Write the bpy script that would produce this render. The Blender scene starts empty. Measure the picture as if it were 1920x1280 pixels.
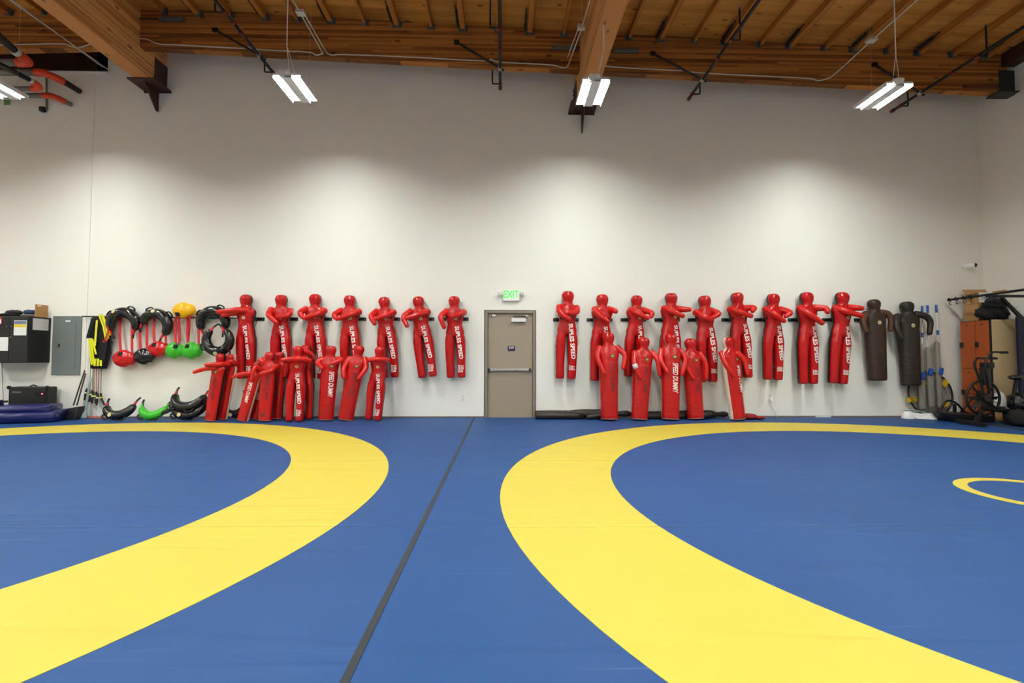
import bpy, bmesh, math, random
from mathutils import Vector, Matrix, noise
from mathutils.bvhtree import BVHTree
random.seed(7)
scn = bpy.context.scene
C = scn.collection
PI = math.pi
# ------------------------------------------------------------------ camera, world, exposure
F_PX, PITCH, ROLL, YAW, CAM_H = 887.86, .0384, .0019, -.0195, 1.11
cd = bpy.data.cameras.new('camera'); cam = bpy.data.objects.new('camera', cd); C.objects.link(cam)
cd.sensor_width = 36; cd.lens = F_PX / 1920 * 36; cd.clip_start = .05; cd.clip_end = 100
cam.matrix_world = (Matrix.Translation((0, 0, CAM_H)) @ Matrix.Rotation(YAW, 4, 'Z')
                    @ Matrix.Rotation(PI/2 + PITCH, 4, 'X') @ Matrix.Rotation(ROLL, 4, 'Z'))
scn.camera = cam
wd = bpy.data.worlds.new('world'); scn.world = wd; wd.use_nodes = True
wd.node_tree.nodes['Background'].inputs[0].default_value = (.5, .5, .5, 1)
wd.node_tree.nodes['Background'].inputs[1].default_value = .02
vs = scn.view_settings
vs.view_transform = 'Standard'; vs.look = 'None'; vs.gamma = 1; vs.use_curve_mapping = False
vs.exposure = 0.0
scn.cycles.max_bounces = 12; scn.cycles.diffuse_bounces = 8
LAMP = 193.0          # radiance of the LED strips

# ------------------------------------------------------------------ helpers
def ray(px, py):
    x = px - 960; y = 640 - py
    c, s = math.cos(ROLL), math.sin(ROLL); x, y = c*x - s*y, s*x + c*y
    c, s = math.cos(PITCH), math.sin(PITCH); Y = F_PX*c - y*s; Z = F_PX*s + y*c
    c, s = math.cos(YAW), math.sin(YAW)
    return Vector((c*x - s*Y, s*x + c*Y, Z))
def W(px, py, Y):                    # photo pixel -> point on the vertical plane at distance Y
    d = ray(px, py); return d*(Y/d.y) + Vector((0, 0, CAM_H))
def G(px, py, z=0.0):                # photo pixel -> point at height z
    d = ray(px, py); return d*((z-CAM_H)/d.z) + Vector((0, 0, CAM_H))

def lin(c):
    def g(v):
        v /= 255.0
        return v/12.92 if v <= .04045 else ((v+.055)/1.055)**2.4
    return (g(c[0]), g(c[1]), g(c[2]), 1)

MATS = {}
def mat(name, col, rough=.5, metal=0, bump=None, var=0, spec=.5, emit=None, coat=0):
    """bump = (scale xyz, strength, distance)"""
    if name in MATS: return MATS[name]
    m = bpy.data.materials.new(name); m.use_nodes = True
    nt = m.node_tree; b = nt.nodes['Principled BSDF']
    c = lin(col)
    b.inputs['Base Color'].default_value = c
    b.inputs['Roughness'].default_value = rough; b.inputs['Metallic'].default_value = metal
    b.inputs['Specular IOR Level'].default_value = spec
    b.inputs['Coat Weight'].default_value = coat
    tc = nt.nodes.new('ShaderNodeTexCoord')
    if var:
        n = nt.nodes.new('ShaderNodeTexNoise'); n.inputs['Scale'].default_value = 6; n.inputs['Detail'].default_value = 4
        nt.links.new(tc.outputs['Object'], n.inputs['Vector'])
        mx = nt.nodes.new('ShaderNodeMix'); mx.data_type = 'RGBA'
        mx.inputs[6].default_value = tuple(v*(1-var) for v in c[:3]) + (1,)
        mx.inputs[7].default_value = tuple(min(1, v*(1+var)) for v in c[:3]) + (1,)
        nt.links.new(n.outputs['Fac'], mx.inputs[0]); nt.links.new(mx.outputs[2], b.inputs['Base Color'])
    if bump:
        mp = nt.nodes.new('ShaderNodeMapping'); mp.inputs['Scale'].default_value = bump[0]
        n = nt.nodes.new('ShaderNodeTexNoise'); n.inputs['Scale'].default_value = 1; n.inputs['Detail'].default_value = 3
        bp = nt.nodes.new('ShaderNodeBump'); bp.inputs['Strength'].default_value = bump[1]; bp.inputs['Distance'].default_value = bump[2]
        nt.links.new(tc.outputs['Object'], mp.inputs[0]); nt.links.new(mp.outputs[0], n.inputs['Vector'])
        nt.links.new(n.outputs['Fac'], bp.inputs['Height']); nt.links.new(bp.outputs[0], b.inputs['Normal'])
    if emit:
        b.inputs['Emission Color'].default_value = lin(emit[0]); b.inputs['Emission Strength'].default_value = emit[1]
    MATS[name] = m
    return m

def wood_mat(name, dark, light, axis, lam=0, scale=1.0):
    """sawn timber: grain along axis (0,1,2), optional glued laminations of height lam along z"""
    m = bpy.data.materials.new(name); m.use_nodes = True; nt = m.node_tree; b = nt.nodes['Principled BSDF']
    L = nt.links; N = nt.nodes.new
    b.inputs['Roughness'].default_value = .55; b.inputs['Specular IOR Level'].default_value = .3
    tc = N('ShaderNodeTexCoord'); mp = N('ShaderNodeMapping')
    sc = [14*scale]*3; sc[axis] = .7*scale; mp.inputs['Scale'].default_value = sc
    L.new(tc.outputs['Object'], mp.inputs[0])
    n = N('ShaderNodeTexNoise'); n.inputs['Scale'].default_value = 1; n.inputs['Detail'].default_value = 6; n.inputs['Distortion'].default_value = .6
    L.new(mp.outputs[0], n.inputs['Vector'])
    fac = n.outputs['Fac']
    sx = N('ShaderNodeSeparateXYZ'); L.new(tc.outputs['Object'], sx.inputs[0])
    if lam:
        d = N('ShaderNodeMath'); d.operation = 'DIVIDE'; d.inputs[1].default_value = lam; L.new(sx.outputs[2], d.inputs[0])
        fl = N('ShaderNodeMath'); fl.operation = 'FLOOR'; L.new(d.outputs[0], fl.inputs[0])
        dx = N('ShaderNodeMath'); dx.operation = 'MULTIPLY_ADD'; dx.inputs[1].default_value = .33; dx.inputs[2].default_value = 0
        L.new(sx.outputs[axis], dx.inputs[0])
        off = N('ShaderNodeMath'); off.operation = 'MULTIPLY_ADD'; off.inputs[1].default_value = .377; L.new(fl.outputs[0], off.inputs[0]); L.new(dx.outputs[0], off.inputs[2])
        fx = N('ShaderNodeMath'); fx.operation = 'FLOOR'; L.new(off.outputs[0], fx.inputs[0])
        cb = N('ShaderNodeCombineXYZ'); L.new(fl.outputs[0], cb.inputs[0]); L.new(fx.outputs[0], cb.inputs[1])
        wn = N('ShaderNodeTexWhiteNoise'); L.new(cb.outputs[0], wn.inputs['Vector'])
        fr = N('ShaderNodeMath'); fr.operation = 'FRACT'; L.new(d.outputs[0], fr.inputs[0])
        ln = N('ShaderNodeMath'); ln.operation = 'LESS_THAN'; ln.inputs[1].default_value = .07; L.new(fr.outputs[0], ln.inputs[0])
        a = N('ShaderNodeMath'); a.operation = 'MULTIPLY_ADD'; a.inputs[1].default_value = .55; L.new(wn.outputs['Value'], a.inputs[0]); 
        h = N('ShaderNodeMath'); h.operation = 'MULTIPLY'; h.inputs[1].default_value = .55; L.new(n.outputs['Fac'], h.inputs[0]); L.new(h.outputs[0], a.inputs[2])
        s2 = N('ShaderNodeMath'); s2.operation = 'MULTIPLY_ADD'; s2.inputs[1].default_value = -.35; L.new(ln.outputs[0], s2.inputs[0]); L.new(a.outputs[0], s2.inputs[2])
        fac = s2.outputs[0]
    cr = N('ShaderNodeValToRGB')
    cr.color_ramp.elements[0].position = .25; cr.color_ramp.elements[0].color = lin(dark)
    cr.color_ramp.elements[1].position = .75; cr.color_ramp.elements[1].color = lin(light)
    L.new(fac, cr.inputs[0])
    # knots
    mk = N('ShaderNodeMapping'); ks = [5.0]*3; ks[axis] = 2.2; mk.inputs['Scale'].default_value = ks; L.new(tc.outputs['Object'], mk.inputs[0])
    vo = N('ShaderNodeTexVoronoi'); vo.inputs['Scale'].default_value = 1; L.new(mk.outputs[0], vo.inputs['Vector'])
    kr = N('ShaderNodeMapRange'); kr.inputs[1].default_value = .07; kr.inputs[2].default_value = .16; kr.inputs[3].default_value = .75; kr.inputs[4].default_value = 0
    L.new(vo.outputs['Distance'], kr.inputs[0])
    mx = N('ShaderNodeMix'); mx.data_type = 'RGBA'; mx.inputs[7].default_value = lin((46, 22, 8))
    L.new(kr.outputs[0], mx.inputs[0]); L.new(cr.outputs[0], mx.inputs[6]); L.new(mx.outputs[2], b.inputs['Base Color'])
    bp = N('ShaderNodeBump'); bp.inputs['Strength'].default_value = .25; bp.inputs['Distance'].default_value = .004
    L.new(fac, bp.inputs['Height']); L.new(bp.outputs[0], b.inputs['Normal'])
    MATS[name] = m
    return m

def wmat(o):
    m = o.matrix_basis.copy()
    while o.parent: o = o.parent; m = o.matrix_basis @ m
    return m
def tag(o, label=None, cat=None, group=None, kind=None):
    if label: o['label'] = label
    if cat: o['category'] = cat
    if group: o['group'] = group
    if kind: o['kind'] = kind
    return o
def thing(name, label, cat, loc=(0, 0, 0), group=None, M=None):
    o = bpy.data.objects.new(name, None); C.objects.link(o); o.empty_display_size = .1
    if M is not None: o.matrix_basis = M
    else: o.location = loc
    return tag(o, label, cat, group)
def copy_tree(o, parent=None):
    c = o.copy(); C.objects.link(c); c.parent = parent
    for ch in list(o.children): copy_tree(ch, c)
    return c

class MB:
    """collects primitives given in world coordinates"""
    def __init__(s): s.v = []; s.f = []
    def add(s, vs, fs):
        o = len(s.v); s.v += [Vector(p) for p in vs]; s.f += [tuple(i+o for i in f) for f in fs]; return s
    def box(s, c, d, R=None):
        c = Vector(c); h = Vector(d)/2; ps = []
        for x in (-1, 1):
            for y in (-1, 1):
                for z in (-1, 1):
                    p = Vector((x*h.x, y*h.y, z*h.z)); ps.append(c + (R @ p if R else p))
        return s.add(ps, [(0, 1, 3, 2), (4, 6, 7, 5), (0, 4, 5, 1), (2, 3, 7, 6), (0, 2, 6, 4), (1, 5, 7, 3)])
    def span(s, a, b):               # box from corner to corner
        a = Vector(a); b = Vector(b); return s.box((a+b)/2, [abs(v) for v in (b-a)])
    def hexa(s, low, high):          # two quads
        return s.add(list(low)+list(high), [(3, 2, 1, 0), (4, 5, 6, 7), (0, 1, 5, 4), (1, 2, 6, 5), (2, 3, 7, 6), (3, 0, 4, 7)])
    def tube(s, pts, r, n=8, cap=True, sq=1.0, up=None, closed=False):
        pts = [Vector(p) for p in pts]; m = len(pts)
        rs = list(r) if isinstance(r, (list, tuple)) else [r]*m
        o = len(s.v); U = None
        for i, p in enumerate(pts):
            if closed: t = (pts[(i+1) % m]-pts[i-1]).normalized()
            else: t = (pts[min(i+1, m-1)]-pts[max(i-1, 0)]).normalized()
            if U is None:
                a = Vector(up) if up else (Vector((0, 0, 1)) if abs(t.z) < .9 else Vector((1, 0, 0)))
            else: a = U
            U = (a - t*a.dot(t))
            if U.length < 1e-6: U = t.orthogonal()
            U.normalize(); V = t.cross(U)
            for k in range(n):
                q = 2*PI*k/n; s.v.append(p + U*math.cos(q)*rs[i] + V*math.sin(q)*rs[i]*sq)
        for i in range(m if closed else m-1):
            j = (i+1) % m
            for k in range(n):
                l = (k+1) % n; s.f.append((o+i*n+k, o+i*n+l, o+j*n+l, o+j*n+k))
        if cap and not closed:
            s.f.append(tuple(o+k for k in range(n))[::-1]); s.f.append(tuple(o+(m-1)*n+k for k in range(n)))
        return s
    def ribbon(s, pts, side, w, t=.004):  # flat strap along pts; side = width direction
        pts = [Vector(p) for p in pts]; m = len(pts); o = len(s.v); S = Vector(side).normalized()
        for i, p in enumerate(pts):
            d = (pts[min(i+1, m-1)]-pts[max(i-1, 0)]).normalized(); nrm = d.cross(S).normalized()
            for a, b in ((-1, -1), (1, -1), (1, 1), (-1, 1)): s.v.append(p + S*a*w/2 + nrm*b*t/2)
        for i in range(m-1):
            for k in range(4):
                l = (k+1) % 4; s.f.append((o+i*4+k, o+i*4+l, o+i*4+4+l, o+i*4+4+k))
        s.f.append((o+3, o+2, o+1, o)); e = o+4*(m-1); s.f.append((e, e+1, e+2, e+3))
        return s
    def rings(s, rows, cap=True):    # rows: lists of equal numbers of points
        o = len(s.v); n = len(rows[0])
        for r in rows: s.v += [Vector(p) for p in r]
        for i in range(len(rows)-1):
            for k in range(n):
                l = (k+1) % n; s.f.append((o+i*n+k, o+i*n+l, o+(i+1)*n+l, o+(i+1)*n+k))
        if cap:
            s.f.append(tuple(o+k for k in range(n))[::-1]); s.f.append(tuple(o+(len(rows)-1)*n+k for k in range(n)))
        return s
    def blob(s, c, r, nu=20, nv=12, fn=None, R=None):  # ellipsoid with optional radius function fn(dir)
        c = Vector(c); o = len(s.v)
        s.v.append(None); s.v.append(None)
        def pt(d):
            k = fn(d) if fn else 1.0
            p = Vector((d.x*r[0]*k, d.y*r[1]*k, d.z*r[2]*k)); return c + (R @ p if R else p)
        s.v[o] = pt(Vector((0, 0, 1))); s.v[o+1] = pt(Vector((0, 0, -1)))
        for i in range(1, nv):
            a = PI*i/nv
            for k in range(nu):
                q = 2*PI*k/nu; s.v.append(pt(Vector((math.sin(a)*math.cos(q), math.sin(a)*math.sin(q), math.cos(a)))))
        b = o+2
        for k in range(nu):
            l = (k+1) % nu
            s.f.append((o, b+k, b+l)); s.f.append((o+1, b+(nv-2)*nu+l, b+(nv-2)*nu+k))
            for i in range(nv-2): s.f.append((b+i*nu+k, b+(i+1)*nu+k, b+(i+1)*nu+l, b+i*nu+l))
        return s
    def build(s, name, m, parent=None, smooth=False, bevel=0, origin=None):
        me = bpy.data.meshes.new(name)
        if parent is not None: inv = wmat(parent).inverted(); vs = [inv @ p for p in s.v]; loc = None
        else:
            loc = Vector(origin) if origin else Vector((0, 0, 0)); vs = [p-loc for p in s.v]
        me.from_pydata(vs, [], s.f); me.update()
        me.materials.append(m if not isinstance(m, str) else MATS[m])
        bm = bmesh.new(); bm.from_mesh(me); bmesh.ops.recalc_face_normals(bm, faces=bm.faces); bm.to_mesh(me); bm.free()
        if smooth: me.shade_smooth()
        o = bpy.data.objects.new(name, me); C.objects.link(o)
        if parent is not None: o.parent = parent
        else: o.location = loc
        if bevel:
            b = o.modifiers.new('bevel', 'BEVEL'); b.width = bevel; b.segments = 2; b.limit_method = 'ANGLE'; b.angle_limit = .6
        if smooth and not bevel: pass
        return o
def curve_pts(P, n=6):               # Catmull-Rom through P
    P = [Vector(p) for p in P]
    if len(P) < 3: return [P[0].lerp(P[-1], i/n) for i in range(n+1)]
    Q = [P[0]*2-P[1]] + P + [P[-1]*2-P[-2]]; out = []
    for i in range(1, len(Q)-2):
        a, b, c, d = Q[i-1:i+3]
        for k in range(n):
            t = k/n
            out.append(.5*((2*b) + (c-a)*t + (2*a-5*b+4*c-d)*t*t + (3*b-a-3*c+d)*t**3))
    return out + [P[-1]]
def text_geo(body, size, bold=0.0, shear=0, align='CENTER', spacing=1.0):
    """flat text mesh: list of (x, y) verts and faces"""
    cu = bpy.data.curves.new('t', 'FONT'); cu.body = body; cu.size = size; cu.offset = bold; cu.shear = shear
    cu.align_x = align; cu.align_y = 'CENTER'; cu.space_character = spacing; cu.resolution_u = 3; cu.space_line = .85
    o = bpy.data.objects.new('t', cu); C.objects.link(o)
    me = bpy.data.meshes.new_from_object(o.evaluated_get(bpy.context.evaluated_depsgraph_get()))
    bpy.data.objects.remove(o); bpy.data.curves.remove(cu)
    vs = [v.co.copy() for v in me.vertices]; fs = [tuple(p.vertices) for p in me.polygons]
    bpy.data.meshes.remove(me)
    return vs, fs
def text_on(name, body, size, m, parent, origin, xdir, ydir, off=.002, bold=0, shear=0, sx=1.0, align='CENTER', thick=True):
    vs, fs = text_geo(body, size, bold, shear, align); X = Vector(xdir).normalized(); Y = Vector(ydir).normalized(); Nn = X.cross(Y)
    mb = MB(); mb.add([Vector(origin) + X*p.x*sx + Y*p.y + Nn*off for p in vs], fs)
    return mb.build(name, m, parent)

# ------------------------------------------------------------------ materials
def wall_material():
    m = mat('painted_drywall', (239, 237, 229), .75, bump=((60, 60, 60), .06, .002), var=.012, spec=.25)
    return m
wall_material()
mat('wall_pads', (240, 236, 226), .7)
mat('steel_brown', (74, 50, 44), .6, .3, var=.15)
mat('steel_grey', (120, 128, 130), .45, .7)
mat('steel_dark', (52, 54, 54), .5, .5)
mat('pipe_black', (30, 30, 32), .45, .2)
mat('pipe_grey', (120, 118, 112), .6)
mat('fitting_red', (120, 28, 22), .5)
mat('fitting_orange', (214, 62, 24), .45)
mat('conduit', (200, 198, 190), .4, .3)
mat('white_plastic', (236, 236, 232), .4)
mat('white_enamel', (225, 226, 226), .35)
mat('black_metal', (24, 24, 25), .4, .4)
mat('black_plastic', (22, 22, 23), .45)
mat('black_rubber', (18, 18, 19), .7)
mat('black_vinyl', (20, 19, 20), .22, bump=((9, 9, 26), .35, .01), coat=.3)
mat('black_cloth', (20, 20, 22), .9, bump=((30, 30, 30), .4, .004))
mat('dark_cloth', (44, 42, 48), .9, bump=((30, 30, 30), .4, .004))
mat('denim', (44, 62, 98), .9, bump=((40, 40, 40), .4, .004))
mat('grey_cloth', (140, 136, 128), .95, bump=((160, 160, 20), .5, .003))
mat('red_strap', (196, 24, 30), .6, bump=((200, 200, 200), .2, .001))
mat('yellow_strap', (226, 226, 30), .5)
mat('lime_vinyl', (62, 190, 44), .3, bump=((9, 9, 9), .15, .01))
mat('red_ball_vinyl', (206, 22, 24), .25, bump=((9, 9, 9), .15, .01))
mat('yellow_ball_vinyl', (250, 190, 12), .3, bump=((9, 9, 9), .15, .01))
mat('emblem_cream', (214, 200, 150), .5)
mat('emblem_green', (88, 104, 48), .5, var=.3)
mat('lettering_white', (240, 236, 232), .5)
mat('lettering_black', (60, 14, 14), .5)
mat('lettering_faded', (120, 20, 20), .5)
mat('piping_white', (228, 218, 204), .5)
mat('cardboard', (178, 136, 88), .85, var=.06)
mat('paper', (232, 232, 230), .8)
mat('paper_grey', (206, 204, 202), .8, var=.05)
mat('paper_yellow', (240, 208, 40), .8)
mat('paper_blue', (112, 130, 160), .8, var=.3)
mat('sign_red', (190, 24, 30), .6)
mat('panel_grey', (112, 120, 120), .45)
mat('tarp_blue', (22, 30, 92), .3, bump=((5, 5, 5), .4, .03), coat=.2)
mat('door_paint', (158, 144, 126), .45)
mat('frame_paint', (134, 124, 108), .45)
mat('aluminium', (196, 198, 198), .3, .8)
mat('sign_navy', (40, 36, 72), .5)
mat('exit_green', (70, 240, 90), .5, emit=((60, 235, 80), 1.1))
mat('led_red', (255, 120, 130), .5, emit=((255, 110, 130), 2.0))
mat('brown_leather', (50, 30, 21), .5, bump=((14, 14, 60), .4, .008), var=.3)
mat('dark_leather', (38, 28, 23), .5, bump=((14, 14, 60), .4, .008), var=.25)
mat('brown_arm_leather', (78, 46, 27), .5, bump=((20, 20, 20), .3, .006), var=.3)
mat('locker_laminate', (170, 80, 32), .45, bump=((40, 40, 3), .05, .002), var=.12)
mat('beige_laminate', (196, 170, 130), .55, var=.05)
mat('mop_blue', (26, 78, 170), .4)
mat('brand_yellow', (232, 198, 24), .5)
mat('banner_navy', (9, 15, 46), .5)
mat('brown_wood', (96, 62, 40), .6)
mat('orange_rubber', (226, 104, 52), .6)
mat('teal_plastic', (134, 156, 158), .5)
mat('tape_grey', (206, 206, 210), .6)
mat('red_cloth', (150, 28, 30), .85, bump=((30, 30, 30), .4, .004))
mat('strip_charcoal', (46, 50, 52), .85, bump=((300, 300, 300), .8, .002), var=.25)
mat('baseboard_grey', (120, 108, 96), .6)
mat('concrete', (196, 192, 184), .8, var=.1)
mat('dark_boards', (62, 36, 20), .6, var=.2)
wood_mat('glulam_x', (104, 60, 24), (186, 120, 58), 0, lam=.038)
wood_mat('glulam_y', (194, 130, 72), (240, 184, 118), 1, lam=.038)
wood_mat('rafter_wood', (134, 78, 30), (200, 132, 62), 1, scale=1.5)
wood_mat('plywood', (164, 106, 44), (214, 150, 76), 0, scale=.6)
m = mat('led_strip', (255, 255, 255), .5, emit=((250, 253, 248), LAMP))

def mat_vinyl():
    m = bpy.data.materials.new('mat_blue_vinyl'); m.use_nodes = True; nt = m.node_tree; b = nt.nodes['Principled BSDF']; L = nt.links; N = nt.nodes.new
    tc = N('ShaderNodeTexCoord')
    n1 = N('ShaderNodeTexNoise'); n1.inputs['Scale'].default_value = .8; n1.inputs['Detail'].default_value = 5; L.new(tc.outputs['Object'], n1.inputs['Vector'])
    mx = N('ShaderNodeMix'); mx.data_type = 'RGBA'; mx.inputs[6].default_value = lin((22, 66, 122)); mx.inputs[7].default_value = lin((34, 79, 136))
    L.new(n1.outputs['Fac'], mx.inputs[0])
    # pale scuffs: thin stretched streaks in two directions
    prev = mx.outputs[2]
    for rot, sc in ((.5, (1.1, 42, 1)), (-.9, (1.6, 55, 1)), (2.2, (1.3, 70, 1))):
        mp = N('ShaderNodeMapping'); mp.inputs['Rotation'].default_value = (0, 0, rot); mp.inputs['Scale'].default_value = sc; L.new(tc.outputs['Object'], mp.inputs[0])
        n = N('ShaderNodeTexNoise'); n.inputs['Scale'].default_value = 1; n.inputs['Detail'].default_value = 2; n.inputs['Distortion'].default_value = .4; L.new(mp.outputs[0], n.inputs['Vector'])
        r = N('ShaderNodeMapRange'); r.inputs[1].default_value = .7; r.inputs[2].default_value = .8; r.inputs[3].default_value = 0; r.inputs[4].default_value = .3; L.new(n.outputs['Fac'], r.inputs[0])
        x = N('ShaderNodeMix'); x.data_type = 'RGBA'; x.inputs[7].default_value = lin((92, 126, 170)); L.new(r.outputs[0], x.inputs[0]); L.new(prev, x.inputs[6]); prev = x.outputs[2]
    L.new(prev, b.inputs['Base Color'])
    b.inputs['Roughness'].default_value = .55; b.inputs['Specular IOR Level'].default_value = .3
    mat_bump(nt, tc, b)
    MATS['mat_blue'] = m
def mat_bump(nt, tc, b):
    """soft wrinkles plus the shallow joints of the foam panels below the cover"""
    L = nt.links; N = nt.nodes.new
    mp = N('ShaderNodeMapping'); mp.inputs['Scale'].default_value = (.7, 1.1, 1); L.new(tc.outputs['Object'], mp.inputs[0])
    n = N('ShaderNodeTexNoise'); n.inputs['Scale'].default_value = 1.6; n.inputs['Detail'].default_value = 3; L.new(mp.outputs[0], n.inputs['Vector'])
    sx = N('ShaderNodeSeparateXYZ'); L.new(tc.outputs['Object'], sx.inputs[0])
    d = N('ShaderNodeMath'); d.operation = 'MULTIPLY_ADD'; d.inputs[1].default_value = 1/2.09; d.inputs[2].default_value = .335; L.new(sx.outputs[1], d.inputs[0])
    f = N('ShaderNodeMath'); f.operation = 'FRACT'; L.new(d.outputs[0], f.inputs[0])
    q = N('ShaderNodeMath'); q.operation = 'PINGPONG'; q.inputs[1].default_value = .5; L.new(f.outputs[0], q.inputs[0])
    r = N('ShaderNodeMapRange'); r.inputs[1].default_value = 0; r.inputs[2].default_value = .012; r.inputs[3].default_value = -.5; r.inputs[4].default_value = 0; L.new(q.outputs[0], r.inputs[0])
    m2 = N('ShaderNodeMapping'); m2.inputs['Rotation'].default_value = (0, 0, .75); m2.inputs['Scale'].default_value = (.35, 3.2, 1); L.new(tc.outputs['Object'], m2.inputs[0])
    n2 = N('ShaderNodeTexNoise'); n2.inputs['Scale'].default_value = 1; n2.inputs['Detail'].default_value = 2; n2.inputs['Distortion'].default_value = .6; L.new(m2.outputs[0], n2.inputs['Vector'])
    r2 = N('ShaderNodeMapRange'); r2.inputs[1].default_value = .56; r2.inputs[2].default_value = .66; r2.inputs[3].default_value = 0; r2.inputs[4].default_value = .45; L.new(n2.outputs['Fac'], r2.inputs[0])
    a0 = N('ShaderNodeMath'); a0.operation = 'ADD'; L.new(n.outputs['Fac'], a0.inputs[0]); L.new(r2.outputs[0], a0.inputs[1])
    a = N('ShaderNodeMath'); a.operation = 'ADD'; L.new(a0.outputs[0], a.inputs[0]); L.new(r.outputs[0], a.inputs[1])
    bp = N('ShaderNodeBump'); bp.inputs['Strength'].default_value = .4; bp.inputs['Distance'].default_value = .025
    L.new(a.outputs[0], bp.inputs['Height']); L.new(bp.outputs[0], b.inputs['Normal'])
mat_vinyl()
m = mat('mat_yellow', (206, 188, 70), .5, var=.03, spec=.35)
mat_bump(m.node_tree, m.node_tree.nodes['Texture Coordinate'], m.node_tree.nodes['Principled BSDF'])

# ------------------------------------------------------------------ the room
D = 9.17                     # back wall
XR = 9.54                    # right wall
XL, YF = -15.5, -9.5         # far left wall, wall behind the camera
SL = .0406; RX, RZ = -6.72, 7.489    # roof slope, ridge
def roof(x): return RZ - SL*abs(x-RX)
ZF = -.06
st = lambda o, lab, cat: tag(o, lab, cat, kind='structure')
st(MB().span((XL, YF, ZF-.1), (XR, D+.6, ZF)).build('floor', 'concrete'), 'pale concrete floor slab beneath the mats', 'floor')
XJ = -7.93                   # where the wall steps by the electrical panel
JOG = .012
ZJ = W(90, 135.5, D-JOG).z
b = MB(); b.span((XJ, D, ZF), (-.36, D+.2, 8)); b.span((.644, D, ZF), (XR+.2, D+.2, 8)); b.span((-.36, D, 2.075), (.644, D+.2, 8))
st(b.build('wall_back', 'painted_drywall'), 'tall white painted back wall behind the dummies', 'wall')
b = MB(); b.span((XL, D-JOG, ZF), (XJ, D+.2, ZJ)); b.span((XJ-.001, D+.0, ZJ), (XJ+.22, D+.2, 8))
wl = st(b.build('wall_back_left', 'painted_drywall'), 'white wall section stepping forward behind the black cabinet', 'wall')
MB().span((XL, D-JOG-.025, ZJ), (XJ+.24, D+.2, ZJ+.02)).build('ledge', 'white_enamel', wl)
n = 16
for i in range(n):
    x0 = XL + (XJ-XL)*i/n; x1 = XL + (XJ-XL)*(i+1)/n
    MB().span((x0+.006, D+.16+.01*(i % 2), ZJ), (x1-.006, D+.2, 8)).build('board', 'dark_boards', wl)
st(MB().span((XR, YF, ZF), (XR+.2, D+.2, 8)).build('wall_right', 'painted_drywall'), 'white painted side wall behind the lockers', 'wall')
st(MB().span((XL-.2, YF, ZF), (XL, D+.2, 8)).build('wall_left', 'wall_pads'), 'white painted side wall beyond the left edge of view', 'wall')
st(MB().span((XL, YF-.2, ZF), (XR, YF, 8)).build('wall_front', 'wall_pads'), 'white painted wall behind the viewer', 'wall')
b = MB()
for xa, xb in ((XL-.2, RX), (RX, XR+.2)):
    q = [(xa, YF-.2, roof(xa)), (xb, YF-.2, roof(xb)), (xb, D+.2, roof(xb)), (xa, D+.2, roof(xa))]
    b.hexa([Vector(p) for p in q], [Vector(p)+Vector((0, 0, .12)) for p in q])
ceil = st(b.build('ceiling', 'plywood'), 'plywood roof deck on timber rafters', 'ceiling')
b = MB(); b.span((XJ, D-.012, 0), (-.36, D, .022)); b.span((.644, D-.012, 0), (XR, D, .03)); b.span((XL, D-JOG-.012, 0), (XJ, D-JOG, .03))
st(b.build('baseboard_back', 'baseboard_grey'), 'thin grey brown base strip along the back wall', 'baseboard')
# purlin beams along the wall, hung between the girders
YP = 8.47
PD = .745
def purlin(x0, x1, label):
    q = [(x0, YP, roof(x0)-PD), (x1, YP, roof(x1)-PD), (x1, YP+.13, roof(x1)-PD), (x0, YP+.13, roof(x0)-PD)]
    o = MB().hexa([Vector(p) for p in q], [Vector((p[0], p[1], roof(p[0])-.002)) for p in q]).build('glulam_purlin', 'glulam_x', origin=(x0, YP, roof(x0)-PD))
    return tag(o, label, 'beam')
GW = .3; GX = (-6.72, 1.55)          # girders
def girder(xc, bottom, label):
    t = thing('glulam_girder', label, 'beam', (xc, 9.0, bottom))
    MB().span((xc-GW/2, YF+.1, bottom), (xc+GW/2, D-.02, roof(xc)-.012)).build('timber', 'glulam_y', t)
    # steel saddle with side plates, seat and stiffener
    s = MB(); s.span((xc-.27, 8.72, bottom-.02), (xc+.25, D-.001, bottom-.002))
    for k in (-1, 1): s.span((xc+k*(GW/2+.004)-.008, 8.84, bottom-.02), (xc+k*(GW/2+.004)+.008, D-.001, bottom+.46))
    s.span((xc-.27, D-.02, bottom-.02), (xc+.25, D-.002, bottom-.05))
    sd = s.build('saddle_bracket', 'steel_brown', t)
    g = MB(); y0, y1 = 8.78, D-.003
    g.add([(xc-.012, y0, bottom-.02), (xc+.012, y0, bottom-.02), (xc+.012, y1, bottom-.02), (xc-.012, y1, bottom-.02),
           (xc-.012, y1, bottom-.42), (xc+.012, y1, bottom-.42), (xc+.012, y1-.05, bottom-.42), (xc-.012, y1-.05, bottom-.42)],
          [(0, 1, 2, 3), (3, 2, 5, 4), (4, 5, 6, 7), (7, 6, 1, 0), (1, 6, 5, 2), (0, 3, 4, 7)])
    g.build('stiffener', 'steel_brown', sd)
    for k in range(5): MB().tube([(xc-GW/2-.012, 9.06, bottom+.06+k*.075), (xc-GW/2-.04, 9.06, bottom+.06+k*.075)], .014, 6).build('bolt', 'steel_brown', sd)
    return t
girder(GX[0], 6.33, 'deep timber girder above the black cabinet, ending in a steel saddle')
girder(GX[1], 6.0, 'deep timber girder crossing overhead right of the exit door')
purlin(XL, GX[0]-GW/2, 'timber purlin beam left of the left girder')
purlin(GX[0]+GW/2, GX[1]-GW/2, 'long timber purlin beam between the two girders')
purlin(GX[1]+GW/2, 9.42, 'timber purlin beam running from the right girder to the corner')
b = MB(); b.span((9.30, YF, roof(9.4)-.25), (XR-.002, YP-.01, roof(XR)-.002))
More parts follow.
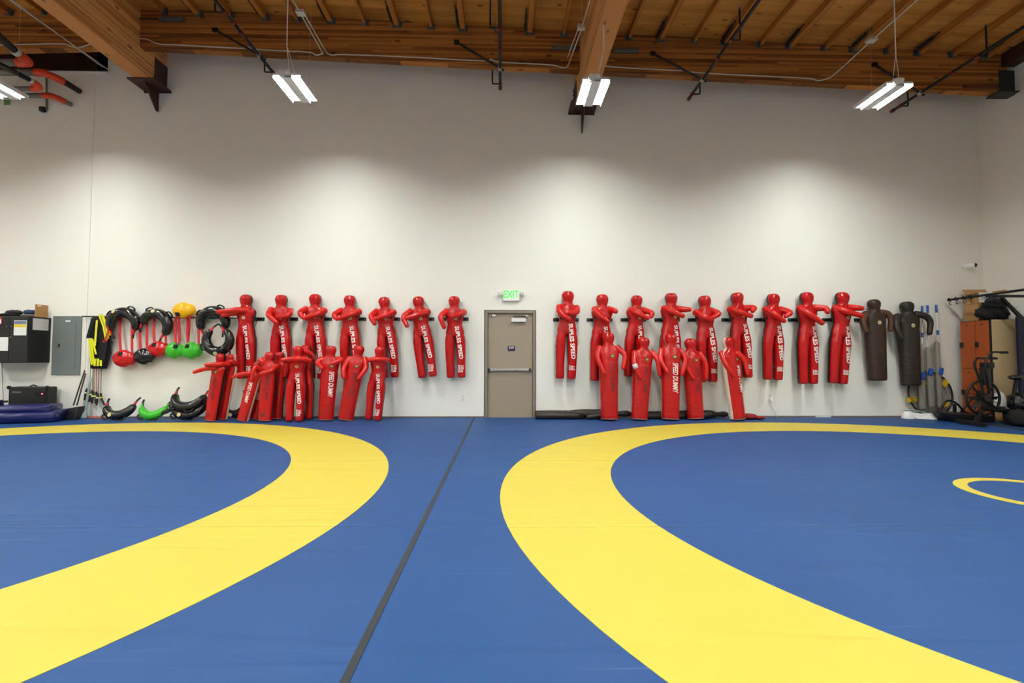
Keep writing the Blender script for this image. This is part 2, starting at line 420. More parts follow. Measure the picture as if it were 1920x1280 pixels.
tag(b.build('timber_ledger', 'dark_boards', origin=(9.4, 8, roof(9.4))), 'dark timber ledger along the top of the right wall', 'beam')
x = 9.38; z = roof(x)-PD
t = thing('beam_hanger', 'dark steel hanger at the corner end of the purlin', 'bracket', (x, YP, z))
s = MB(); s.span((x-.13, YP-.012, z-.02), (x+.13, YP-.002, z+.43)); s.span((x-.25, YP-.12, z-.03), (x+.13, YP+.14, z-.015)); s.span((x+.13, YP-.012, z-.03), (XR-.001, YP+.13, z+.43))
s.build('plate', 'steel_dark', t)
for a in (-.06, .06):
    for c in (.3, .37): MB().tube([(x+a, YP-.012, z+c), (x+a, YP-.024, z+c)], .014, 6).build('bolt', 'steel_dark', t)
# rafters (each its own piece) with hangers and hold-down rods
RXS = []
for px in (309, 373, 434, 498, 559, 621, 685, 745, 809, 868, 933, 993, 1057, 1179, 1239, 1301, 1360, 1424, 1480, 1545, 1600, 1662, 1720, 1783, 1845, 1905):
    RXS.append(W(px, 674-645+.05*(px-300), YP).x)
wide = {1, 3, 5, 7, 9, 11, 14, 16, 18, 20, 22, 24}
xs = [(x, i in wide) for i, x in enumerate(RXS)] + [(GX[0]-.35-.61*k, k % 2 == 1) for k in range(9)]
rm = {}
for x, wd_ in xs:
    w = .088 if wd_ else .045; hgt = .125; z = roof(x)
    if w not in rm:
        o = MB().span((-w/2, YF, -hgt), (w/2, YP-.006, -.001)).build('rafter', 'rafter_wood', ceil); rm[w] = o.data
        h = MB()
        for k in (-1, 1): h.span((k*(w/2+.002)-.002, YP-.07, -hgt-.004), (k*(w/2+.002)+.002, YP-.001, -.02))
        h.span((-w/2-.004, YP-.07, -hgt-.006), (w/2+.004, YP-.001, -hgt-.001))
        for k in (-1, 1): h.span((k*(w/2+.022)-.022, YP-.005, -hgt+.0), (k*(w/2+.022)+.022, YP-.001, -.02))
        ho = h.build('joist_hanger', 'steel_grey', ceil); rm[(w, 'h')] = ho.data
    else:
        o = bpy.data.objects.new('rafter', rm[w]); C.objects.link(o); o.parent = ceil
        ho = bpy.data.objects.new('joist_hanger', rm[(w, 'h')]); C.objects.link(ho); ho.parent = ceil
    o.location = (x, 0, z); ho.location = (x, 0, z)
    if wd_:
        if 'rod' not in rm:
            s = MB(); s.tube([(0, YP-.02, -.06), (0, YP-.55, -.06)], .011, 8); s.span((-.016, YP-.42, -.085), (.016, YP-.1, -.035)); s.tube([(0, YP-.13, -.06), (0, YP-.19, -.06)], .026, 6)
            ro = s.build('hold_down_rod', 'steel_dark', ceil); rm['rod'] = ro.data
        else: ro = bpy.data.objects.new('hold_down_rod', rm['rod']); C.objects.link(ro); ro.parent = ceil
        sd = -1
        ro.location = (x - .085, 0, z)
# tie rods on the purlin faces beside the girders
for (xa, xb, py, lab) in ((W(262, 47, YP).x, W(347, 50, YP).x, 48, 'steel tie rod on the purlin just right of the left girder'),
                          (W(1035, 90, YP).x, GX[1]-GW/2-.002, 90, 'steel tie rod on the purlin just left of the right girder'),
                          (GX[1]+GW/2+.002, W(1196, 94, YP).x, 94, 'steel tie rod on the purlin just right of the right girder')):
    zc = W(960, py, YP).z; t = thing('tie_rod', lab, 'rod', ((xa+xb)/2, YP-.03, zc))
    MB().tube([(xa, YP-.03, zc), (xb, YP-.03, zc)], .012, 8).build('rod', 'steel_dark', t)
    far = xb if xa < GX[0]+1 or xa > GX[1] else xa; dr = -1 if far == xb else 1
    MB().span((far, YP-.06, zc-.035), (far+dr*.4, YP-.001, zc+.035)).build('anchor_body', 'steel_grey', t, bevel=.006)
    MB().tube([(far+dr*.4, YP-.03, zc), (far+dr*.44, YP-.03, zc)], .026, 6).build('nut', 'steel_grey', t)

# ------------------------------------------------------------------ mats
def annulus(c, r0, r1, z0, z1, n=160):
    b = MB(); rows = []
    for (r, z) in ((r0, z0), (r0, z1), (r1, z1), (r1, z0)):
        rows.append([(c[0]+r*math.cos(2*PI*k/n), c[1]+r*math.sin(2*PI*k/n), z) for k in range(n)])
    b.rings(rows, cap=False); o = 0
    for k in range(n):
        l = (k+1) % n; b.f.append((k, l, 3*n+l, 3*n+k))
    return b
XS = -.5416
def wrestling_mat(x0, x1, cc, label):
    t = thing('wrestling_mat', label, 'mat', (cc[0], cc[1], ZF))
    MB().span((x0, -5.5, ZF+.001), (x1, D-.014-(JOG if x0 < -9 else 0), 0)).build('mat_body', 'mat_blue', t)
    annulus(cc, 3.513, 4.5055, .0002, .0022).build('boundary_ring', 'mat_yellow', t)
    annulus(cc, .549-.098, .549, .0002, .0022, 64).build('centre_ring', 'mat_yellow', t)
wrestling_mat(-11.6, XS-.014, (-5.561, 3.932), 'blue wrestling mat with a yellow ring, left of the grey floor seam')
wrestling_mat(XS+.014, XR-.01, (4.487, 3.892), 'blue wrestling mat with a yellow ring and small centre circle, right of the seam')
b = MB(); b.span((XS-.016, -5.5, .0), (XS+.016, D-.02, .0035))
tag(b.build('seam_strip', 'strip_charcoal', origin=(XS, 4, 0)), 'dark grey strip over the seam between the two mats', 'strip')
p0 = Vector((8.66, 9.12, 0)); p1 = Vector((8.10, 6.0, 0)); sd = Vector((.075, -.013, 0))
b = MB().hexa([p0-sd+Vector((0, 0, .0005)), p0+sd+Vector((0, 0, .0005)), p1+sd+Vector((0, 0, .0005)), p1-sd+Vector((0, 0, .0005))],
              [p0-sd+Vector((0, 0, .005)), p0+sd+Vector((0, 0, .005)), p1+sd+Vector((0, 0, .005)), p1-sd+Vector((0, 0, .005))])
tag(b.build('edge_strip', 'strip_charcoal', origin=p0), 'dark grey strip on the mat in front of the exercise bike', 'strip')

# ------------------------------------------------------------------ door and exit sign
x0, x1, zt = -.346, .634, 2.065
dr = bpy.data.objects.new('door_1', None); C.objects.link(dr); dr.location = (.144, D, 0)
st(dr, 'beige metal exit door with a push bar in the back wall', 'door')
f = MB(); fw = .055
f.span((x0, D-.02, ZF), (x0+fw, D+.12, zt)); f.span((x1-fw, D-.02, ZF), (x1, D+.12, zt)); f.span((x0+fw, D-.02, zt-fw), (x1-fw, D+.12, zt))
f.build('door_frame', 'frame_paint', dr, bevel=.004)
f = MB(); f.span((x0+fw, D+.055, ZF), (x0+fw+.018, D+.075, zt-fw)); f.span((x1-fw-.018, D+.055, ZF), (x1-fw, D+.075, zt-fw)); f.span((x0+fw, D+.055, zt-fw-.018), (x1-fw, D+.075, zt-fw))
f.build('door_stop', 'frame_paint', dr)
leaf = MB().span((x0+fw+.004, D+.03, ZF+.01), (x1-fw-.004, D+.052, zt-fw-.004)).build('door_leaf', 'door_paint', dr)
y = D+.03
zb = W(958, 693, D).z
pb = MB().span((-.245, y-.055, zb-.02), (.505, y-.02, zb+.02)).build('push_bar', 'aluminium', leaf, bevel=.006)
for a, c in ((-.285, -.245), (.505, .545)): MB().span((a, y-.06, zb-.03), (c, y, zb+.03)).build('bar_end', 'black_plastic', leaf, bevel=.006)
MB().span((-.245, y-.07, zb-.035), (-.19, y-.001, zb+.035)).build('latch_case', 'aluminium', leaf, bevel=.008)
MB().span((.255, y-.057, zb-.021), (.263, y-.02, zb+.021)).build('bar_joint', 'black_plastic', leaf)
a = W(959, 596.5, D); c = W(986, 601.5, D)
MB().span((a.x, y-.06, c.z-.02), (c.x, y-.001, a.z)).build('door_closer', 'white_enamel', leaf, bevel=.006)
MB().tube([(.2, y-.03, a.z+.04), (.45, y-.05, a.z+.035)], .01, 6).build('closer_arm', 'steel_dark', leaf)
MB().box((.46, y-.03, a.z+.045), (.06, .04, .03)).build('closer_shoe', 'white_enamel', leaf, bevel=.005)
MB().box((W(926, 591, D).x, y-.015, W(926, 591, D).z), (.07, .03, .03)).build('door_contact', 'white_plastic', leaf, bevel=.006)
a = W(952, 648, D); c = W(966, 657.5, D)
sg = MB().span((a.x, y-.008, c.z), (c.x, y-.0005, a.z)).build('door_sign', 'sign_navy', leaf)
text_on('sign_lettering', 'EXIT', .05, 'lettering_white', sg, ((a.x+c.x)/2, y-.009, (a.z+c.z)/2+.012), (1, 0, 0), (0, 0, 1), .001, .0012)
a = W(942.5, 544.5, D); c = W(973.5, 564.5, D)
t = thing('exit_sign', 'white illuminated exit sign with two lamp heads above the door', 'sign', ((a.x+c.x)/2, D, c.z))
MB().span((a.x, D-.06, c.z), (c.x, D-.001, a.z)).build('sign_box', 'white_plastic', t, bevel=.008)
text_on('sign_lettering', 'EXIT', .205, 'exit_green', t, ((a.x+c.x)/2, D-.062, (a.z+c.z)/2+.015), (1, 0, 0), (0, 0, 1), .001, .004, sx=.72)
for k, xx in ((-1, W(937, 552, D).x), (1, W(979, 552, D).x)):
    zc = W(979, 551.5, D).z
    h = MB().box((xx, D-.06, zc), (.075, .07, .075)).build('lamp_head', 'white_plastic', t, bevel=.01)
    MB().tube([(xx, D-.096, zc), (xx, D-.1, zc)], .028, 12).build('lens', 'paper_grey', h)
    MB().tube([(xx, D-.04, zc), ((a.x if k < 0 else c.x), D-.03, zc)], .012, 8).build('lamp_arm', 'white_plastic', h)

# ------------------------------------------------------------------ LED high bay lights
ZL = 5.12; LY = 7.0
def fixture(x, y, label, group='high bay lights'):
    t = thing('high_bay_light', label, 'light', (x, y, ZL), group)
    hw, hl, dp = .2, .335, .036          # strips sit dp deep between side baffles added to limit sideways light
    s = MB().span((x-hw, y-hl, ZL+dp), (x+hw, y+hl, ZL+dp+.03))
    for xx in (-hw+.003, -.066, .066, hw-.003): s.span((x+xx-.003, y-hl, ZL), (x+xx+.003, y+hl, ZL+dp))
    s.span((x-.063, y-hl, ZL+.004), (x+.063, y+hl, ZL+.01))
    s.build('housing', 'white_enamel', t)
    for k in (-1, 1): MB().span((x+k*.131-.06, y-hl+.01, ZL+dp-.006), (x+k*.131+.06, y+hl-.01, ZL+dp-.002)).build('led_strip', 'led_strip', t)
    MB().span((x-.025, y-hl+.01, ZL-.002), (x-.013, y+hl-.01, ZL+.004)).build('channel_glint', 'white_plastic', t)  # white sliver standing in for the bright reflection along the centre channel
    MB().span((x-.03, y-hl-.02, ZL+dp+.03), (x+.06, y-hl+.24, ZL+dp+.085)).build('driver_box', 'white_plastic', t, bevel=.015)
    MB().tube([(x-.07, y-hl-.03, ZL+.055), (x-.07, y-hl+.04, ZL+.055)], .05, 16).build('motion_sensor', 'white_plastic', t)
    return t
def hang(t, x, y, xc=None, top=None):
    zr = top or roof(x)-.002; xc = x-.02 if xc is None else xc; z0 = ZL+.13
    w = MB()
    w.tube([(x+.02, y-.3, z0), (xc, y-.3, z0+.36)], .004, 5); w.tube([(x+.05, y-.14, z0), (xc, y-.3, z0+.36)], .004, 5)
    w.tube([(xc, y-.3, z0+.36), (xc, y-.3, zr-.005)], .008, 6)
    w.build('suspension_cable', 'white_plastic', t)
    xs_ = x+.07 if top is None else x-.1
    MB().tube([(xs_, y+.28, ZL+.075), (xs_, y+.28, roof(x)-.01)], .002, 4).build('safety_wire', 'conduit', t)
LX = [W(54, 183, 7.33).x-.2, W(556.5, 164, LY).x, W(1110, 166, LY).x, W(1653, 174, LY).x]
labs = ['high bay light cut by the left edge of the picture, under the orange elbows',
        'glowing high bay light hanging left of the middle, over the standing dummies',
        'glowing high bay light hanging in front of the right girder',
        'glowing high bay light hanging nearest the right corner']
for x, l in zip(LX, labs):
    t = fixture(x, LY, l)
    if l == labs[2]: hang(t, x, LY, GX[1]-.09, 5.999)
    else: hang(t, x, LY)
off = 'unseen high bay light, added out of view to even out the light on the wall'
for yy in (4.2, 1.4, -1.4, -4.2):  # rows added out of view, set close together to soften wall hot spots
    for x in [LX[0]-4.35] + LX: hang(fixture(x, yy, off), x, yy)
hang(fixture(LX[0]-4.35, LY, off), LX[0]-4.35, LY)

# ------------------------------------------------------------------ grappling dummies
def two_tone(name, front, back, split=.03, soft=.004):
    """vinyl with a differently coloured back panel (split by the dummy's own depth axis)"""
    m = bpy.data.materials.new(name); m.use_nodes = True; nt = m.node_tree; b = nt.nodes['Principled BSDF']; L = nt.links; N = nt.nodes.new
    tc = N('ShaderNodeTexCoord'); sx = N('ShaderNodeSeparateXYZ'); L.new(tc.outputs['Object'], sx.inputs[0])
    r = N('ShaderNodeMapRange'); r.inputs[1].default_value = split; r.inputs[2].default_value = split+soft; L.new(sx.outputs[1], r.inputs[0])
    n0 = N('ShaderNodeTexNoise'); n0.inputs['Scale'].default_value = 5; n0.inputs['Detail'].default_value = 4; L.new(tc.outputs['Object'], n0.inputs['Vector'])
    fr = lin(front); v = N('ShaderNodeMix'); v.data_type = 'RGBA'
    v.inputs[6].default_value = tuple(k*.82 for k in fr[:3])+(1,); v.inputs[7].default_value = tuple(min(1, k*1.15) for k in fr[:3])+(1,); L.new(n0.outputs['Fac'], v.inputs[0])
    x = N('ShaderNodeMix'); x.data_type = 'RGBA'; x.inputs[7].default_value = lin(back); L.new(v.outputs[2], x.inputs[6]); L.new(r.outputs[0], x.inputs[0]); L.new(x.outputs[2], b.inputs['Base Color'])
    b.inputs['Roughness'].default_value = .24; b.inputs['Specular IOR Level'].default_value = .45
    mp = N('ShaderNodeMapping'); mp.inputs['Scale'].default_value = (7, 7, 42); L.new(tc.outputs['Object'], mp.inputs[0])
    n = N('ShaderNodeTexNoise'); n.inputs['Scale'].default_value = 1; n.inputs['Detail'].default_value = 3; n.inputs['Distortion'].default_value = .8; L.new(mp.outputs[0], n.inputs['Vector'])
    bp = N('ShaderNodeBump'); bp.inputs['Strength'].default_value = .3; bp.inputs['Distance'].default_value = .01; L.new(n.outputs['Fac'], bp.inputs['Height']); L.new(bp.outputs[0], b.inputs['Normal'])
    MATS[name] = m
RED = (188, 14, 16)
two_tone('red_black_vinyl', RED, (26, 22, 24), -.012)
two_tone('red_white_vinyl', (188, 17, 18), (226, 214, 202), -.012)
two_tone('red_white_wide_vinyl', (188, 17, 18), (226, 214, 202), -.03)
two_tone('red_dark_vinyl', (188, 17, 18), (90, 14, 16), .03)
mat('red_arm_vinyl', (208, 28, 24), .24, bump=((16, 16, 16), .3, .008), var=.1)

def ell(z, hx, hy, cx=0, cy=0, n=28, p=2.3):
    out = []
    for k in range(n):
        a = 2*PI*k/n; c, s = math.cos(a), math.sin(a)
        out.append((cx + hx*math.copysign(abs(c)**(2/p), c), cy + hy*math.copysign(abs(s)**(2/p), s), z))
    return out
def spline_rows(tab, n=5):           # tab rows (z, hx, hy, cx) -> smooth interpolation
    pts = curve_pts([Vector((t[1], t[2], t[0])) for t in tab], n)
    cxs = curve_pts([Vector((t[3] if len(t) > 3 else 0, 0, t[0])) for t in tab], n)
    return [(p.z, max(p.x, .004), max(p.y, .004), c.x) for p, c in zip(pts, cxs)]
def remeshed(mb, voxel, smooth=6, crease=.003):
    o = mb.build('tmp', 'black_plastic'); r = o.modifiers.new('r', 'REMESH'); r.mode = 'VOXEL'; r.voxel_size = voxel
    s = o.modifiers.new('s', 'SMOOTH'); s.factor = .5; s.iterations = smooth
    me = bpy.data.meshes.new_from_object(o.evaluated_get(bpy.context.evaluated_depsgraph_get()))
    bpy.data.objects.remove(o)
    me.materials.clear()
    for v in me.vertices:            # stuffed vinyl: shallow horizontal folds
        p = v.co; k = noise.noise(Vector((p.x*5, p.y*5, p.z*26))) * crease
        v.co = p + v.normal*k
    me.shade_smooth(); return me
HEAD = [(1.58, .012, .012), (1.572, .06, .06), (1.545, .095, .09), (1.49, .112, .105), (1.43, .102, .1), (1.385, .086, .088), (1.355, .092, .09)]
def torso(tab): return MB().rings([ell(z, hx, hy, cx) for z, hx, hy, cx in spline_rows(tab)])
def body_two_legs():
    b = torso([(.80, .16, .085)] + [(.86, .18, .1), (.93, .168, .102), (1.03, .143, .098), (1.14, .168, .108), (1.22, .196, .11), (1.275, .192, .1), (1.315, .14, .09)] + HEAD[::-1])
    for k in (-1, 1):
        b.rings([ell(z, hx, hy, cx) for z, hx, hy, cx in spline_rows(
            [(.0, .05, .05, k*.104), (.006, .07, .072, k*.104), (.03, .078, .08, k*.104), (.3, .08, .084, k*.110), (.55, .089, .094, k*.110), (.72, .092, .1, k*.104), (.88, .075, .09, k*.088)])])
    return remeshed(b, .0135)
def body_one_leg(w=1.0):
    b = torso([(0, .12*w, .09), (.008, .148*w, .112), (.03, .156*w, .118), (.3, .16*w, .12), (.7, .17*w, .125), (.95, .176*w, .125), (1.05, .172*w, .12), (1.15, .19*w, .118), (1.23, .196*w, .11), (1.275, .185*w, .1), (1.315, .135, .09)] + HEAD[::-1])
    return remeshed(b, .0135)
BODY = {'two': body_two_legs(), 'one': body_one_leg(), 'leather': body_one_leg(1.08)}
BVH = {}
for k, me in BODY.items():
    bm = bmesh.new(); bm.from_mesh(me); BVH[k] = BVHTree.FromBMesh(bm); bm.free()
def on_front(kind, x, z, off):
    h = BVH[kind].ray_cast(Vector((x, -1, z)), Vector((0, 1, 0)))
    if h[0] is None: h = (Vector((x, -.02, z)),)
    return Vector((x, h[0].y-off, z))
def wrap_mesh(name, kind, vs, fs, m, off=.003):
    """lay a flat drawing (x, z) on the front of a body"""
    bm = bmesh.new(); V = [bm.verts.new((p[0], 0, p[1])) for p in vs]
    for f in fs:
        try: bm.faces.new([V[i] for i in f])
        except ValueError: pass
    bmesh.ops.triangulate(bm, faces=bm.faces)
    for _ in range(2):
        es = [e for e in bm.edges if e.calc_length() > .03]
        if es: bmesh.ops.subdivide_edges(bm, edges=es, cuts=1)
        bmesh.ops.triangulate(bm, faces=bm.faces)
    for v in bm.verts: v.co = on_front(kind, v.co.x, v.co.z, off)
    me = bpy.data.meshes.new(name); bmesh.ops.recalc_face_normals(bm, faces=bm.faces); bm.to_mesh(me); bm.free()
    me.materials.append(MATS[m]); return me
TXT = {}
def letter(kind, body, m, start, end, size, rot=True, shear=0, bold=.006):
    """lettering running down the body from start (x, z) to end"""
    key = (kind, body, m, start, end)
    if key in TXT: return TXT[key]
    vs, fs = text_geo(body, size, bold, shear, 'LEFT' if not rot else 'CENTER')
    if rot:
        a = Vector(start); e = Vector(end); d = (e-a); ln = d.length; d.normalize(); nx = Vector((-d.y, d.x))   # letters' tops to the viewer's right
        lo = min(v.x for v in vs); hi = max(v.x for v in vs); k = ln/(hi-lo)
        P = [a + d*((v.x-lo)*k) + nx*v.y for v in vs]
    else: P = [Vector(start)+Vector((v.x, v.y)) for v in vs]
    TXT[key] = wrap_mesh('lettering', kind, [(p.x, p.y) for p in P], fs, m); return TXT[key]
def disc(kind, x, z, rx, rz, m, name, off=.004):
    key = (kind, x, z, m, name)
    if key in TXT: return TXT[key]
    n = 16; vs = [(x, z)] + [(x+rx*math.cos(2*PI*k/n), z+rz*math.sin(2*PI*k/n)) for k in range(n)]
    TXT[key] = wrap_mesh(name, kind, vs, [(0, k+1, (k+1) % n+1) for k in range(n)], m, off); return TXT[key]
def link(name, me, parent, m=None):
    o = bpy.data.objects.new(name, me); C.objects.link(o); o.parent = parent
    if m: 
        if not me.materials: me.materials.append(MATS[m])
        o.material_slots[0].link = 'OBJECT'; o.material_slots[0].material = MATS[m]
    return o
for me in BODY.values(): me.materials.append(MATS['red_black_vinyl'])

_m = MB().tube(ell(.012, .15, .114), .007, 6, closed=True); RIM = bpy.data.meshes.new('base_piping'); RIM.from_pydata(_m.v, [], _m.f); RIM.materials.append(mat('rim_piping', (150, 120, 108), .5))
def dummy(name, kind, top, foot, arms, label, group, Yt, Yb, ground, yaw=0, bodymat='red_black_vinyl', armmat='red_arm_vinyl',
          text=None, marks=None, badge='emblem_cream', armr=.057, low_badge=False, tape=False, headw=1.0):
    T = W(top[0], top[1], Yt); B = W(foot[0], foot[1], Yb)
    if ground: B.z = .018
    z = (T-B); s = z.length/1.58; z.normalize()
    xw = Matrix.Rotation(math.radians(yaw), 3, 'Z') @ Vector((1, 0, 0)); y = z.cross(xw).normalized(); x = y.cross(z)
    M = Matrix(((x.x, y.x, z.x, B.x), (x.y, y.y, z.y, B.y), (x.z, y.z, z.z, B.z), (0, 0, 0, 1))) @ Matrix.Scale(s, 4)
    t = thing(name, label, 'dummy', group=group, M=M); inv = M.inverted()
    bk = 'leather' if kind == 'leather' else kind
    link('body', BODY[bk], t, bodymat)
    for j, pl in enumerate(arms):
        P = []
        for (px, py, dy) in pl:
            f = (py-top[1])/(foot[1]-top[1]); P.append(inv @ W(px, py, Yt+(Yb-Yt)*f + dy))
        Q = curve_pts(P, 6 if len(P) > 2 else 10); n = len(Q)
        rs = [armr*(1.12-.42*i/(n-1)) for i in range(n)]
        # rounded hand end
        d = (Q[-1]-Q[-2]).normalized(); Q += [Q[-1]+d*.016, Q[-1]+d*.026, Q[-1]+d*.03]; r = rs[-1]; rs += [r*.85, r*.5, r*.12]
        d = (Q[0]-Q[1]).normalized(); r = rs[0]; Q = [Q[0]+d*.03, Q[0]+d*.02] + Q; rs = [r*.3, r*.8] + rs
        mb = MB().tube(Q, rs, 14); me = bpy.data.meshes.new('arm'); me.from_pydata(mb.v, [], mb.f); me.shade_smooth()
        me.materials.append(MATS[armmat]); a = link('arm', me, t)
        bm = bmesh.new(); bm.from_mesh(me); bmesh.ops.recalc_face_normals(bm, faces=bm.faces); bm.to_mesh(me); bm.free()
        if tape and j == 0:
            k0 = len(Q)*45//100; k1 = len(Q)*62//100
            mb = MB().tube(Q[k0:k1], [v*1.06 for v in rs[k0:k1]], 14); me = bpy.data.meshes.new('tape_wrap'); me.from_pydata(mb.v, [], mb.f); me.shade_smooth(); me.materials.append(MATS['tape_grey']); link('tape_wrap', me, t)
    if text: link('lettering', text, t)
    if marks: link('weight_marking', marks, t)
    if badge:
        if bk == 'two': link('badge', disc('two', .035, 1.135, .034, .028, badge, 'badge'), t)
        else: link('badge', disc(bk, .05 if bk == 'one' else .0, 1.14 if bk == 'one' else 1.12, .036, .036, badge, 'badge'), t)
        if badge == 'emblem_cream':
            a = (.035, 1.135) if bk == 'two' else (.0, 1.12)
            link('badge_print', disc(bk, a[0], a[1], .019, .012, 'emblem_green', 'badge_print', .006), t)
        else: link('badge_print', disc(bk, .05, 1.14, .02, .012, 'emblem_cream', 'badge_print', .006), t)
    if ground and bk == 'one': link('base_piping', RIM, t)
    if low_badge: link('round_print', disc('one', .0, .14, .06, .05, 'lettering_faded', 'round_print'), t)
    return t
SS = letter('two', 'SUPLES SPEED', 'lettering_white', (.045, .985), (.118, .36), .10, bold=.0028)
WM = letter('two', '26kg\n58lbs', 'lettering_white', (.045, .20), (0, 0), .052, rot=False, bold=.001)
WR = letter('two', '20kg\n44lbs', 'lettering_white', (.10, .25), (.10, .1), .07, bold=.001)
SDW = letter('one', 'SPEED DUMMY', 'lettering_white', (.055, 1.03), (.055, .48), .13, shear=.25, bold=.0022)
SDB = letter('one', 'SPEED DUMMY', 'lettering_black', (.05, 1.03), (.05, .48), .13, shear=.25, bold=0)
SDF = letter('one', 'SPEED DUMMY', 'lettering_faded', (.05, 1.03), (.05, .48), .13, shear=.25, bold=.0022)
YH = 9.045
def sh(px, py): return (px, py, -.02)
def el(px, py): return (px, py, -.17)
def hd(px, py): return (px, py, -.2)
HL = [  # head x, top y, foot x, foot y, arm on the viewer's left, arm on the viewer's right, label
    (462, 552, 462, 710, [(450, 584, -.02), (430, 588, -.1), (417, 591, -.17)], [(472, 584, -.02), (450, 581, -.16), (428, 582.5, -.17), (408, 584.5, -.16)], 'red two-legged dummy hanging beside the black crescent bags, both arms stretched to the left'),
    (528, 552.5, 527, 709, [sh(509, 580), el(504.5, 591), hd(519, 605)], [sh(544, 582), (541, 590, -.15), hd(520, 594)], 'red hanging dummy second from the left, one forearm pointing down across its chest'),
    (591.5, 551, 593, 710, [sh(574, 579), el(563, 586), hd(568, 595)], [sh(609, 582), (596, 588, -.17), hd(571, 596)], 'red hanging dummy third from the left, behind the standing cluster'),
    (656, 553.5, 658, 709, [sh(640, 582), el(627, 590), hd(632, 598)], [sh(674, 584), (660, 588, -.17), hd(634, 597.5)], 'red hanging dummy fourth from the left, above the leaning grey-lettered dummy'),
    (720, 556.5, 731, 708, [sh(706, 583), el(696, 593), hd(702.5, 607)], [sh(739, 585), (726, 590, -.17), hd(703, 597.5)], 'red hanging dummy fifth from the left, above the two-legged standing dummy'),
    (783.5, 555.5, 802, 707, [sh(770, 583), el(757, 594), hd(763, 611)], [sh(803, 584), (790, 588, -.17), hd(760, 597)], 'red hanging dummy tilted on its bracket, second to the left of the exit door'),
    (851.5, 555, 855.5, 708, [sh(838, 583), el(826.5, 594), hd(833, 614)], [sh(870, 585), (862, 589, -.16), hd(847, 593)], 'red hanging dummy nearest the left side of the exit door'),
]
GH = 'red dummies hanging on the wall'
for (hx, hy, fx, fy, al, ar, lab), yw in zip(HL, (-15, -4, -3, 0, 0, -6, -3)):
    dummy('grappling_dummy', 'two', (hx, hy), (fx, fy), [al, ar], lab, GH, YH-(.02 if yw < -10 else 0), YH-(.02 if yw < -10 else 0), False, yaw=yw, text=SS, marks=WR)
HR = [
    (1065, 545.5, 1060.5, 710, [sh(1049, 575), (1050, 585, -.15), hd(1067, 598)], [sh(1081, 577), (1080, 585, -.15), (1060, 586.5, -.2)], 'red hanging dummy nearest the right side of the exit door, arms folded'),
    (1129.5, 551.5, 1125, 714, [sh(1115, 579), (1122, 589, -.17), hd(1139, 602)], [sh(1141, 580), (1152, 582, -.15), (1155, 584, -.22)], 'red hanging dummy second to the right of the exit door'),
    (1194, 553.5, 1187, 706, [sh(1180, 581), (1197, 588, -.18), hd(1215, 596.5)], [sh(1206, 581), el(1222, 587), hd(1220, 594)], 'red hanging dummy third right of the door, behind the taped-arm one'),
    (1258.5, 549, 1255, 711, [sh(1244, 578), (1260, 584, -.18), hd(1281, 592.5)], [sh(1271, 579), (1284, 580, -.12), (1294, 580, -.18)], 'red hanging dummy fourth to the right of the door, both hands reaching right'),
    (1320.5, 554, 1326.5, 716, [sh(1304, 585), (1316, 592, -.18), hd(1334, 600.5)], [sh(1333, 582), el(1347, 588), hd(1334, 596)], 'red hanging dummy fifth to the right of the door, hands meeting on its chest'),
    (1381, 548, 1393, 708.5, [sh(1367.5, 579), (1386, 585, -.18), hd(1409, 592.5)], [sh(1395, 578), (1413, 577, -.13), (1411, 583, -.22)], 'red hanging dummy sixth to the right of the door, above the outward leaning dummy'),
    (1449.5, 550.5, 1448.5, 712, [sh(1434, 579), (1452, 589, -.18), hd(1470.5, 602)], [sh(1462, 580), el(1481, 586), hd(1473, 593)], 'red hanging dummy seventh to the right of the door, above the wall outlet'),
    (1511.5, 547.5, 1514.5, 719.5, [sh(1498, 577), (1519, 590, -.18), hd(1542, 606)], [sh(1526, 577), (1547, 578, -.13), (1552, 585, -.2)], 'tall red hanging dummy eighth to the right of the door, straight arm pointing down right'),
    (1579, 547.5, 1570, 719, [sh(1563.5, 577), (1588, 584, -.18), hd(1615, 591.5)], [sh(1591, 577), (1604, 577, -.12), (1617, 578, -.16)], 'tall red hanging dummy beside the brown leather ones'),
]
for i, (hx, hy, fx, fy, al, ar, lab) in enumerate(HR):
    dummy('grappling_dummy', 'two', (hx, hy), (fx, fy), [al, ar], lab, GH, YH-(.03 if i > 6 else .012), YH-(.03 if i > 6 else .012), False, yaw=(0, 4, 8, 10, 8, 10, 8, 14, 14)[i], text=SS, marks=WM, badge='emblem_cream' if i != 6 and i != 7 else None)
# two old leather dummies
dummy('leather_dummy', 'leather', (1638, 561), (1645, 713.5), [[(1623, 588, -.02), (1618, 603, -.12), (1624, 621, -.16)], [(1650, 586, -.02), (1664, 588, -.05), (1670.5, 599, -.07), (1669.5, 619, -.08)]],
      'brown leather dummy with lighter brown arms hanging right of the red ones', 'leather dummies hanging on the wall', 9.015, 9.015, False, armr=.06, bodymat='brown_leather', armmat='brown_arm_leather', badge='emblem_cream')
dummy('leather_dummy', 'leather', (1699.5, 565), (1708, 723), [[(1683, 592, -.02), (1681, 612, -.13), (1691, 635, -.18)], [(1716, 589, -.02), (1734, 592, -.05), (1744, 603, -.08), (1743, 625, -.1)]],
      'wide-headed dark leather dummy hanging last in the row, by the mops', 'leather dummies hanging on the wall', 9.015, 9.015, False, armr=.06, bodymat='dark_leather', armmat='dark_leather', badge='emblem_cream')
